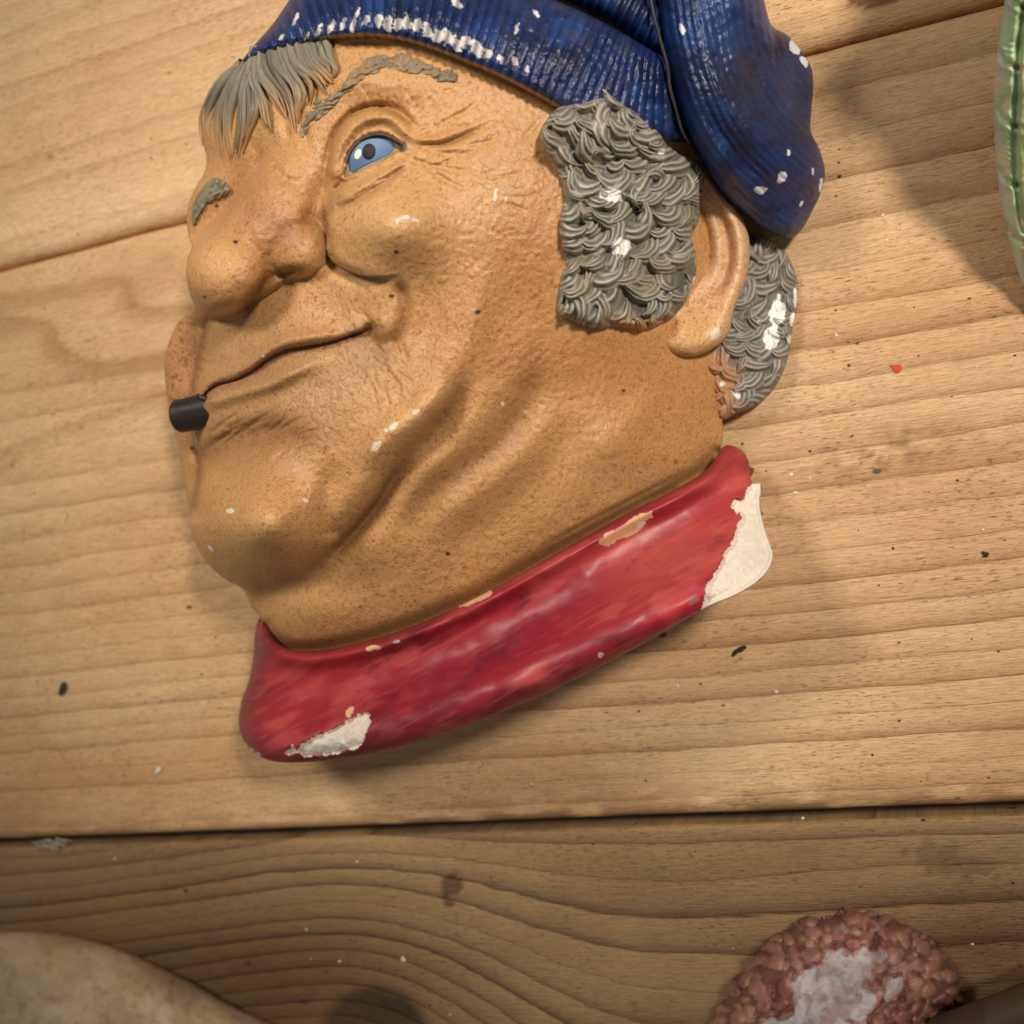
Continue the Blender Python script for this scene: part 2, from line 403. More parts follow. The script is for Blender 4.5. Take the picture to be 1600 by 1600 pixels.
def wood_material(name, light, mid, dark, contrast, seed):
    m, nt = nodes_of(name)
    out = N(nt, 'ShaderNodeOutputMaterial'); b = N(nt, 'ShaderNodeBsdfPrincipled'); nt.links.new(b.outputs[0], out.inputs[0])
    tc = N(nt, 'ShaderNodeTexCoord')
    def mapped(sx, sy, loc=0.0):
        mp = N(nt, 'ShaderNodeMapping'); nt.links.new(tc.outputs['Object'], mp.inputs[0]); mp.inputs['Scale'].default_value = (sx, sy, 1)
        mp.inputs['Location'].default_value = (seed + loc, seed * 0.7, 0); return mp.outputs[0]
    ring = N(nt, 'ShaderNodeAttribute', attribute_name='ring').outputs['Fac']
    at = N(nt, 'ShaderNodeAttribute', attribute_name='paint')
    wob = noise_n(nt, mapped(10, 60), 1.0, 3, 0.5)
    wob2 = noise_n(nt, mapped(60, 700), 1.0, 3, 0.6)
    r = math_n(nt, 'ADD', ring, math_n(nt, 'MULTIPLY', math_n(nt, 'SUBTRACT', wob, 0.5), 0.55))
    r = math_n(nt, 'ADD', r, math_n(nt, 'MULTIPLY', math_n(nt, 'SUBTRACT', wob2, 0.5), 0.30))
    fr = math_n(nt, 'FRACT', r)
    # every ring has its own strength
    wn = N(nt, 'ShaderNodeTexWhiteNoise', noise_dimensions='1D'); nt.links.new(math_n(nt, 'FLOOR', r), wn.inputs['W'])
    late = ramp_n(nt, fr, [(0.0, 0.5), (0.035, 0.02), (0.30, 0.10), (0.70, 0.46), (0.955, 1.0), (1.0, 0.55)])
    late = math_n(nt, 'MULTIPLY', late, math_n(nt, 'ADD', 0.2, math_n(nt, 'MULTIPLY', wn.outputs['Value'], 1.05)))
    late = math_n(nt, 'MULTIPLY', late, contrast)
    late = math_n(nt, 'MULTIPLY', late, at.outputs['Alpha'])
    big = noise_n(nt, mapped(9, 22, 3), 1.0, 4, 0.6)
    fib = noise_n(nt, mapped(130, 2600, 5), 1.0, 4, 0.65, 0.2)
    fib2 = noise_n(nt, mapped(500, 3800, 8), 1.0, 3, 0.6, 0.4)
    c = mix_n(nt, ramp_n(nt, big, [(0.3, 0.0), (0.75, 1.0)]), light, mid)
    c = mix_n(nt, math_n(nt, 'MULTIPLY', late, 0.85, clamp=True), c, dark)
    c = mix_n(nt, 0.6, c, ramp_n(nt, fib, [(0.34, 0.55), (0.48, 0.92), (0.66, 1.18)]), 'MULTIPLY')
    c = mix_n(nt, 0.6, c, ramp_n(nt, fib2, [(0.32, 0.52), (0.45, 0.95), (0.68, 1.2)]), 'MULTIPLY')
    # dark pores and dirt scratches along the grain
    por = noise_n(nt, mapped(420, 2400, 11), 1.0, 2, 0.5)
    gate = noise_n(nt, mapped(30, 60, 14), 1.0, 2, 0.5)
    pm = math_n(nt, 'MULTIPLY', ramp_n(nt, por, [(0.62, 0.0), (0.71, 1.0)]), ramp_n(nt, gate, [(0.40, 0.0), (0.62, 1.0)]))
    c = mix_n(nt, math_n(nt, 'MULTIPLY', pm, 0.55), c, (0.10, 0.06, 0.03))
    c = mix_n(nt, 1.0, c, at.outputs['Color'], 'MULTIPLY')
    vo = N(nt, 'ShaderNodeTexVoronoi'); vo.inputs['Scale'].default_value = 90.0; nt.links.new(mapped(0.6, 1.0, 2), vo.inputs['Vector'])
    vc = N(nt, 'ShaderNodeSeparateColor'); nt.links.new(vo.outputs['Color'], vc.inputs[0])
    sp = math_n(nt, 'MULTIPLY', math_n(nt, 'LESS_THAN', vo.outputs['Distance'], math_n(nt, 'MULTIPLY', vc.outputs[1], 0.085)), math_n(nt, 'GREATER_THAN', vc.outputs[0], 0.62))
    c = mix_n(nt, math_n(nt, 'MULTIPLY', sp, 0.8), c, (0.045, 0.035, 0.025))
    nt.links.new(c, b.inputs['Base Color'])
    nt.links.new(math_n(nt, 'ADD', 0.48, math_n(nt, 'MULTIPLY', fib, 0.2)), b.inputs['Roughness'])
    b.inputs['Specular IOR Level'].default_value = 0.35
    hgt = math_n(nt, 'ADD', math_n(nt, 'MULTIPLY', late, 1.0), math_n(nt, 'MULTIPLY', fib, 0.5))
    hgt = math_n(nt, 'ADD', hgt, math_n(nt, 'MULTIPLY', fib2, 0.35))
    hgt = math_n(nt, 'SUBTRACT', hgt, math_n(nt, 'MULTIPLY', pm, 0.6))
    bp = N(nt, 'ShaderNodeBump'); bp.inputs['Strength'].default_value = 0.75; bp.inputs['Distance'].default_value = 0.0007
    nt.links.new(hgt, bp.inputs['Height']); nt.links.new(bp.outputs[0], b.inputs['Normal'])
    return m

# ------------------------------------------------------------------ the table
def line_Y(u, v): return W([u], [v], [0])[0, 1]
Y_LOW = line_Y(700, 1296)          # gap between middle and lower plank
Y_TOP = line_Y(150, 378)           # gap between middle and upper plank
table = empty('table_top'); tag(table, 'pale worn pine planks of the table top', None, None, 'structure')
WM = wood_material('pine_middle', srgb(222, 186, 142), srgb(192, 146, 102), srgb(140, 92, 54), 0.68, 1.3)
WT = wood_material('pine_upper', srgb(228, 192, 148), srgb(208, 164, 118), srgb(160, 112, 70), 0.5, 5.1)
WL = wood_material('pine_lower', srgb(164, 132, 92), srgb(132, 100, 64), srgb(64, 40, 22), 0.75, 9.7)  # own darker brown, with part of the shade over this plank mixed in

def plank(y0, y1, mat, ringf, paintf, rad=0.0032, dz=0.0, x0=-0.34, x1=0.30):
    nx = 420
    ys = []
    prof = []
    na = 7
    for k in range(na):          # lower rounded edge
        a = math.pi / 2 * k / (na - 1); prof.append((y0 + rad - rad * math.cos(a), -rad + rad * math.sin(a)))
    for y in np.linspace(y0 + rad, y1 - rad, 130)[1:-1]: prof.append((y, 0.0))
    for k in range(na):
        a = math.pi / 2 * (1 - k / (na - 1)); prof.append((y1 - rad + rad * math.cos(a), -rad + rad * math.sin(a)))
    prof = [(y0, -0.022)] + prof + [(y1, -0.022)]
    prof = np.array(prof); ny = len(prof)
    xs = np.linspace(x0, x1, nx)
    X, Yk = np.meshgrid(xs, np.arange(ny)); Yk = Yk.astype(int)
    Y = prof[Yk, 0]; Z = prof[Yk, 1] + dz
    # hand-worn edges
    wv = (fbm(X * 60, Y * 90, 3) - 0.5) * 0.0009
    edge = np.minimum(Y - y0, y1 - Y); ew = np.exp(-(np.maximum(edge, 0) / 0.003) ** 2)
    Z = Z + wv * ew; Y = Y + wv * 0.6 * ew * (Z > -0.02)
    u, v = table_px(X, Y)
    ring = ringf(u, v, X, Y); col = paintf(u, v, X, Y, edge)
    idx = np.arange(nx * ny).reshape(ny, nx)
    F = np.stack([idx[:-1, :-1], idx[:-1, 1:], idx[1:, 1:], idx[1:, :-1]], -1).reshape(-1, 4)
    # close the bottom and the ends
    F = np.vstack([F, np.stack([idx[0, :-1], idx[-1, :-1], idx[-1, 1:], idx[0, 1:]], -1)])
    o = mesh('plank', np.stack([X, Y, Z], -1).reshape(-1, 3), F, mat, table, col.reshape(-1, 4), {'ring': ring})
    return o

def ring_mid(u, v, X, Y):
    y = (Y_TOP - Y) / S                      # units below the upper edge
    # two stepped figures at the left
    xs = 205 - 1.35 * (v - 450)
    sh = 52 * sstep(u - xs, -22, 16) * np.exp(-((v - 505) / 75.0) ** 2) * np.exp(-(np.maximum(-u, 0) / 300) ** 2) * np.exp(-(np.maximum(u - 260, 0) / 420) ** 2)
    y = y - sh + 14 * (fbm(X * 7, Y * 16, 2) - 0.5)
    k = np.clip(y / 900.0, -0.2, 1.2)
    left = sstep(-X, -0.02, 0.10)
    return -(900.0 / 26.0) * np.log(1 - 26.0 * k / 64.0) * (1 - 0.25 * left * (1 - np.clip(k, 0, 1)))
def paint_mid(u, v, X, Y, edge):
    n = u.size; c = np.ones((n, 4)); u_, v_, e = u.ravel(), v.ravel(), edge.ravel()
    X_, Y_ = X.ravel(), Y.ravel()
    # grime rubbed along the lower edge
    lowe = np.exp(-np.maximum((Y_ - Y_LOW) / S - 8, 0) / 32.0)
    g = lowe * sstep(fbm(X_ * 130, Y_ * 520, 4), 0.32, 0.56)
    blend(c, 0.9 * g, (0.30, 0.21, 0.14))
    upe = np.exp(-np.maximum((Y_TOP - Y_) / S, 0) / 10.0)
    blend(c, 0.4 * upe, (0.55, 0.42, 0.30))
    # grey-brown smudge beside the collar and a few stains
    st = blob(u_, v_, 1390, 705, 130, 34, -8) * sstep(fbm(u_ / 26, v_ / 12, 4), 0.36, 0.60)
    blend(c, 0.8 * st, (0.42, 0.35, 0.28))
    for cx, cy, sx, sy, k in ((210, 460, 14, 22, .55), (85, 540, 22, 26, .5), (255, 400, 26, 30, .35), (1440, 300, 60, 10, .5), (1085, 760, 40, 12, .25), (245, 612, 16, 7, .5), (130, 585, 70, 16, .25)):
        blend(c, k * blob(u_, v_, cx, cy, sx, sy, -8), (0.55, 0.42, 0.32))
    for P, wd, k in (([(-60, 470), (0, 462), (100, 449), (180, 432), (202, 448), (212, 476), (250, 482), (310, 474), (420, 450)], 13, .6), ([(-60, 500), (0, 498), (74, 503), (90, 532), (116, 556), (170, 567), (262, 550), (380, 530)], 16, .65),
                     ([(-60, 730), (0, 706), (100, 667), (200, 634), (270, 610)], 7, .45), ([(-40, 742), (10, 728), (30, 712)], 5, .5)):
        d, g_, _ = seg_dist(u_, v_, spline(P, 4)); m = np.where(g_ > 0, np.exp(-(d / (wd * 1.9)) ** 2), np.exp(-(d / 5) ** 2))
        blend(c, 1.3 * k * m, (0.50, 0.37, 0.26))
    # pinker drifts of the wood, and a greyish olive tint growing to the left
    q = sstep(fbm(X_ * 9 + 3, Y_ * 30, 3), 0.40, 0.7)
    blend(c, 0.30 * q, (1.04, 0.90, 0.78))
    ol = sstep(-X_, -0.03, 0.16)
    blend(c, 0.35 * ol, (0.90, 0.93, 0.84))
    c[:, 3] = 1.0 - 0.35 * sstep(-X_, -0.02, 0.10) - 0.4 * blob(u_, v_, 120, 520, 260, 120)
    return c
def ring_top(u, v, X, Y):
    y = (Y - Y_TOP) / S
    return (y + 20 * (fbm(X * 5, Y * 12, 2) - 0.5)) / 46.0
def paint_top(u, v, X, Y, edge):
    n = u.size; c = np.ones((n, 4)); u_, v_ = u.ravel(), v.ravel()
    blend(c, 0.9 * patch(u_, v_, 1372, -6, 52, 17, -14, 0.25, 20), (0.22, 0.13, 0.08))
    blend(c, 0.35 * blob(u_, v_, 75, 245, 6, 7), (0.5, 0.4, 0.3))
    blend(c, 0.15 * sstep(fbm(X.ravel() * 12, Y.ravel() * 40, 3), 0.45, 0.7), (0.85, 0.72, 0.58))
    c[:, 3] = 0.75
    return c
def ring_low(u, v, X, Y):
    du = u - 540
    a = np.where(du > 0, np.clip(35 + 0.6 * (v - 1340), 25, 220), 66.0)
    lift = 0.72 * a * (1 - np.exp(-(du / np.where(du > 0, 310.0, 330.0)) ** 2))
    base = v + 0.03 * u
    return (base - lift + 10 * (fbm(X * 9, Y * 20, 2) - 0.5) - 1300) / (25.0 + 9 * sstep(u, 500, 1000))
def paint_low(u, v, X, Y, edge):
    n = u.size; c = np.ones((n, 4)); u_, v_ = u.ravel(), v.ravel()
    blend(c, 0.80 * np.exp(-(np.hypot((u_ - 440) / 2.0, v_ - 1540) / 130.0) ** 2), (0.46, 0.33, 0.22))  # brown stain by the knot, deepened to carry the soft shadow there
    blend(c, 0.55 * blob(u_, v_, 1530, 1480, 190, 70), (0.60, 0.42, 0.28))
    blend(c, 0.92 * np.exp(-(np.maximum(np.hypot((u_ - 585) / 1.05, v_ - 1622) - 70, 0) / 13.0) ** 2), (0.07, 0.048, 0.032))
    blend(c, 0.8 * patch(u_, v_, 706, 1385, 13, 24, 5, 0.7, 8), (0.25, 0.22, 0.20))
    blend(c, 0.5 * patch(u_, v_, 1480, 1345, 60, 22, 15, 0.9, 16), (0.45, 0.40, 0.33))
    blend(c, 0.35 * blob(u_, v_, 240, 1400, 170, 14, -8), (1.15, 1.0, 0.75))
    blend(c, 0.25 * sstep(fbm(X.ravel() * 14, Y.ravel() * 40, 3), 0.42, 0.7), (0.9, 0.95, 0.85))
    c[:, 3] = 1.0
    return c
GAP = 0.0011
plank(Y_LOW + GAP, Y_TOP - 0.0004, WM, ring_mid, paint_mid, rad=0.0034)
plank(Y_TOP + 0.0004, Y_TOP + 0.142, WT, ring_top, paint_top, rad=0.0042)
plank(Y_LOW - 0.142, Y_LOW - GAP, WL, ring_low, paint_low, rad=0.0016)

# ------------------------------------------------------------------ the head: height field of the carving
head = empty('sailor_head_wall_plaque', tuple(W([760], [640], [0])[0]))
tag(head, 'painted plaster sailor head in blue knitted cap and red collar on the planks', 'plaster head')

FACE_OUT = [(440, 70), (382, 108), (338, 142), (318, 180), (316, 215), (322, 245), (320, 268), (306, 292), (295, 318), (292, 342), (295, 370), (300, 385),
            (294, 403), (291, 430), (296, 458), (301, 481), (278, 505), (264, 535), (257, 568), (260, 612), (266, 650), (276, 690), (283, 730), (291, 768), (298, 800),
            (300, 830), (309, 857), (326, 883), (352, 905), (378, 920), (392, 946), (408, 968), (418, 1000), (440, 1030), (500, 1045), (600, 1020), (720, 970), (900, 870),
            (1050, 785), (1110, 750), (1127, 700), (1129, 655), (1120, 600), (1120, 520), (1140, 430), (1120, 300), (1080, 220), (1020, 120), (900, 30), (760, 0), (560, 10)]
base_pts = [(1128, 690, 50), (1128, 655, 55), (1105, 600, 100), (1060, 690, 125), (1000, 640, 185), (1010, 760, 140), (940, 700, 222), (900, 600, 258), (900, 810, 200), (850, 500, 300), (850, 700, 268),
            (800, 880, 205), (750, 600, 335), (750, 760, 292), (690, 940, 215), (650, 700, 350), (650, 850, 285), (560, 985, 225), (500, 1010, 212), (440, 1005, 175), (400, 945, 175),
            (430, 830, 345), (340, 830, 300), (500, 780, 355), (560, 900, 270), (460, 940, 250),
            (1000, 300, 235), (1110, 400, 95), (1150, 300, 50), (900, 300, 308), (950, 450, 268), (1080, 540, 125), (1150, 450, 40), (1000, 520, 215),
            (600, 370, 385), (700, 330, 385), (780, 250, 362), (800, 400, 345), (700, 450, 370), (720, 540, 350),
            (560, 100, 365), (650, 90, 370), (750, 150, 358), (850, 170, 322), (450, 130, 335), (400, 115, 300), (600, 160, 372), (400, 200, 322), (350, 250, 262), (340, 180, 270),
            (600, 0, 345), (900, 50, 300), (1050, 150, 190), (500, 0, 320), (400, 0, 250), (760, 60, 345), (1000, 20, 245), (600, -150, 250), (900, -120, 220), (1100, 0, 180), (420, -120, 180),
            (580, 240, 372), (480, 250, 352), (440, 210, 345), (320, 290, 262), (302, 335, 252), (345, 318, 272),
            (440, 500, 346), (350, 530, 300), (320, 570, 278), (570, 517, 358), (350, 640, 312), (450, 620, 352), (550, 600, 362), (400, 400, 300), (330, 720, 285), (310, 430, 285)]
HB = Raster(220, -260, 1330, 1240)
HB.H = on_grid(tps(base_pts), HB)
BASE = HB.H.copy()
r = HB
# broad masses
r.gauss(606, 352, 80, 66, 52)
r.gauss(402, 826, 76, 70, 84)
r.gauss(490, 962, 120, 34, 14, -12)
r.gauss(725, 520, 34, 120, 10, 14)
r.gauss(590, 128, 110, 30, 12, 5)
r.gauss(504, 288, 20, 28, -12, 20)
r.gauss(690, 600, 40, 110, 8, 30)
r.gauss(600, 505, 22, 30, 9)
# the near half of the mouth and chin stands in front of the far cheek and jaw
edge_near = [(338, 488), (325, 502), (314, 547), (302, 598), (300, 640), (305, 690), (312, 722), (309, 752), (303, 790), (300, 820)]
def near_prof(d, g):
    return np.where(g > 0, -72 * np.exp(-(d / 70) ** 2), -44 * (1 - np.sqrt(np.clip(1 - np.clip(1 - d / 46, 0, 1) ** 2, 0, 1))))
r.stroke(edge_near, near_prof, 140, (0.10, 0.06))
# nose : a chain of round masses
def ball_chain(ch, k):
    P = np.array(ch, float)
    w = r.win(P[:, :2], 130)
    U, V = r.U[w], r.V[w]
    out = np.full(U.shape, -1e3)
    for i in range(len(P) - 1):
        for t in np.linspace(0, 1, 7, endpoint=(i == len(P) - 2)):
            cx, cy, hc, rad = P[i] * (1 - t) + P[i + 1] * t
            d = np.hypot(U - cx, V - cy)
            out = np.maximum(out, np.where(d < rad, hc + np.sqrt(np.clip(rad * rad - d * d, 0, None)), hc - 5.0 * (d - rad)))
    r.H[w] = smax(r.H[w], out, k)
ball_chain([(376, 396, 340, 52), (404, 364, 340, 54), (440, 306, 330, 54), (476, 246, 316, 46)], 18)
ball_chain([(415, 372, 334, 44), (455, 368, 336, 42), (476, 372, 334, 36)], 20)
ball_chain([(462, 392, 344, 42), (480, 388, 342, 38)], 26)
ball_chain([(385, 428, 322, 45), (432, 404, 330, 39), (468, 393, 344, 41)], 18)
ball_chain([(349, 428, 357, 58), (358, 422, 358, 57)], 22)
r.crease([(398, 372), (432, 358), (468, 349), (498, 352), (511, 366)], 1.5, 10)
r.gauss(466, 340, 34, 22, 14, -30)
r.crease([(385, 480), (402, 455), (426, 432), (450, 426), (470, 424)], 8, 9)
r.gauss(452, 427, 18, 7, -10, -12)
r.gauss(345, 497, 14, 12, -16)
r.gauss(365, 520, 16, 26, -10, 20)
r.asym([(425, 280), (388, 308), (358, 332), (328, 357), (304, 384)], 0, 10, -22, 26, (0.4, 0.08))
# cheek crease, smile lines
r.asym([(500, 300), (508, 335), (511, 365), (515, 403), (545, 424), (585, 433), (630, 428)], 12, 36, -14, 16, (0.3, 0.3))
r.crease([(508, 345), (511, 370), (518, 404), (547, 424), (585, 432)], 6, 7, (0.3, 0.3))
r.crease([(622, 436), (632, 470), (631, 500), (621, 527), (602, 549)], 11, 11)
r.crease([(640, 400), (668, 440), (672, 490), (655, 540), (640, 580)], 7, 20, (0.4, 0.4))
# mouth
mouth = [(578, 514), (545, 524), (512, 534), (475, 540), (445, 546), (419, 559), (392, 579), (366, 592), (336, 601), (317, 618), (308, 632)]
r.asym(mouth, -7, 15, 8, 26, (0.05, 0.02))
r.crease(mouth, 5, 3.5, (0.03, 0.02))
r.stroke([(x + 2, y - 13) for x, y in mouth[1:]], lambda d, g: 8 * np.exp(-(d / 9) ** 2), 30, (0.2, 0.1))
r.stroke([(304, 648), (316, 632), (345, 622), (380, 612), (420, 600), (475, 574), (530, 556)], lambda d, g: 19 * np.exp(-(d / 13) ** 2), 44, (0.1, 0.4))
r.gauss(578, 516, 10, 10, -15)
r.gauss(585, 535, 22, 14, -8)
r.stroke([(330, 560), (370, 552), (420, 535), (470, 522), (530, 510)], lambda d, g: 7 * np.exp(-(d / 22) ** 2), 60, (0.2, 0.3))
# chin and jowls
r.crease([(308, 732), (330, 708), (362, 690), (400, 679), (445, 675), (490, 682)], 30, 22, (0.1, 0.4))
bigfold = [(742, 545), (718, 615), (683, 672), (642, 713), (614, 750), (593, 785), (566, 818), (531, 855), (500, 884), (458, 910), (411, 923), (372, 914)]
r.crease(bigfold, 28, 24, (0.25, 0.08))
r.crease([(640, 716), (614, 750), (593, 785), (566, 818), (531, 855), (500, 882)], 9, 8, (0.25, 0.25))
r.crease([(528, 715), (514, 762), (511, 806), (519, 850)], 11, 19, (0.3, 0.15))
r.crease([(840, 560), (815, 640), (770, 700), (700, 752), (645, 800), (600, 862)], 21, 32, (0.3, 0.3))
r.stroke([(705, 590), (655, 645), (618, 668), (587, 697), (553, 735)], lambda d, g: 19 * np.exp(-(d / 25) ** 2), 80, (0.3, 0.3))
r.stroke([(860, 610), (820, 690), (750, 750), (660, 830)], lambda d, g: 10 * np.exp(-(d / 30) ** 2), 90, (0.3, 0.3))
r.crease([(940, 560), (900, 660), (850, 740), (740, 830), (640, 910)], 8, 34, (0.4, 0.4))
r.stroke([(1040, 590), (990, 660), (920, 740)], lambda d, g: 8 * np.exp(-(d / 30) ** 2), 90, (0.4, 0.4))
r.crease([(1085, 730), (1000, 774), (900, 826), (820, 870)], 4, 4, (0.2, 0.3))
# eye
lid = [(521, 292), (525, 250), (537, 219), (559, 193), (587, 182), (612, 186), (631, 203), (648, 222)]
r.stroke(lid, lambda d, g: 13 * np.exp(-(d / 10) ** 2), 36, (0.12, 0.1))
r.stroke([(536, 270), (541, 250), (551, 231), (568, 216), (590, 210), (609, 214), (628, 228)], lambda d, g: 7 * np.exp(-(d / 5) ** 2), 20, (0.1, 0.1))
r.crease([(508, 290), (512, 246), (524, 207), (551, 177), (587, 166), (619, 171), (642, 191), (658, 212)], 11, 6, (0.25, 0.2))
EYE = [(538, 277), (540, 265), (545, 250), (555, 232), (570, 218), (590, 212), (608, 216), (629, 230), (610, 243), (579, 258), (556, 270)]
w = r.win(EYE, 12)
de, _, _ = seg_dist(r.U[w], r.V[w], spline(EYE, 4, True), True)
ie = inside(r.U[w], r.V[w], spline(EYE, 4, True))
r.H[w] -= np.where(ie, 20 * sstep(de, -1, 4), 0)
r.stroke([(533, 281), (556, 274), (579, 262), (610, 247), (632, 232)], lambda d, g: 5 * np.exp(-(d / 4) ** 2), 16)
r.stroke([(520, 311), (548, 300), (578, 285), (610, 267), (642, 247)], lambda d, g: 8 * np.exp(-(d / 10) ** 2), 34)
r.crease([(516, 328), (545, 320), (572, 305), (600, 286), (627, 264), (668, 246)], 7, 6, (0.1, 0.5))
r.crease([(522, 300), (530, 290), (537, 280)], 9, 5, (0.1, 0.1))
crow = [[(646, 224), (690, 226), (740, 206), (800, 176)], [(650, 230), (700, 240), (760, 236)], [(640, 248), (690, 262), (745, 270)], [(668, 205), (720, 178), (760, 150)],
        [(655, 214), (700, 200), (735, 178)], [(660, 256), (700, 284), (735, 300)]]
for k, c in enumerate(crow): r.crease(c, 4.5 if k == 0 else 2.2, 5 if k == 0 else 4, (0.1, 0.5), 1.5)
r.stroke([(640, 206), (655, 218), (690, 216), (740, 194)], lambda d, g: 7 * np.exp(-(d / 8) ** 2), 30, (0.2, 0.4))
# brow bridge, forehead
for c in ([(452, 150), (446, 190), (455, 232)], [(470, 160), (474, 205), (488, 250)], [(420, 240), (440, 275), (476, 292)], [(395, 210), (402, 250), (398, 300)], [(530, 75), (560, 66), (620, 72)]):
    r.crease(c, 6, 8, (0.3, 0.3))
r.gauss(365, 235, 26, 30, 10); r.gauss(440, 165, 16, 22, -8)
# fine wrinkles
prng = random.Random(4)
def wrinkles(n, x0, y0, x1, y1, ang, spread, ln, depth, wd):
    for _ in range(n):
        x, y = prng.uniform(x0, x1), prng.uniform(y0, y1); a = math.radians(ang(x, y) + prng.uniform(-spread, spread)); L = ln * prng.uniform(.5, 1.3)
        b = prng.uniform(-.15, .15)
        pts = [(x - L * math.cos(a), y - L * math.sin(a)), (x + b * L * math.sin(a), y - b * L * math.cos(a)), (x + L * math.cos(a), y + L * math.sin(a))]
        r.crease(pts, depth * prng.uniform(.4, 1), wd, (0.4, 0.4))
wrinkles(26, 330, 655, 480, 715, lambda x, y: -28, 12, 34, 3.2, 3.0)
wrinkles(24, 560, 540, 640, 620, lambda x, y: 70 - (x - 600) * 0.5, 20, 22, 2.2, 3.0)
wrinkles(26, 555, 135, 690, 175, lambda x, y: 84 + (x - 620) * 0.15, 10, 16, 1.6, 2.6)
wrinkles(30, 520, 480, 620, 560, lambda x, y: 60, 35, 16, 2.0, 2.6)
wrinkles(22, 650, 200, 830, 330, lambda x, y: -22 + (y - 230) * .35, 14, 36, 2.0, 3.0)
wrinkles(16, 400, 500, 520, 540, lambda x, y: 80, 14, 14, 1.5, 2.6)
wrinkles(20, 530, 262, 640, 330, lambda x, y: -34, 10, 26, 2.0, 2.6)
r.H += (pnoise(r.U, r.V, 40, 2, 2) - 0.5) * 3.0 + (pnoise(r.U, r.V, 7, 2, 4) - 0.5) * 1.6
# trough under the collar lip
COLL_TOP = [(1131, 697), (1105, 733), (1052, 766), (980, 802), (880, 858), (780, 915), (700, 955), (620, 987), (550, 1007), (500, 1016), (455, 1015), (425, 1000), (408, 965)]
r.crease(COLL_TOP, 26, 13, (0.02, 0.02))

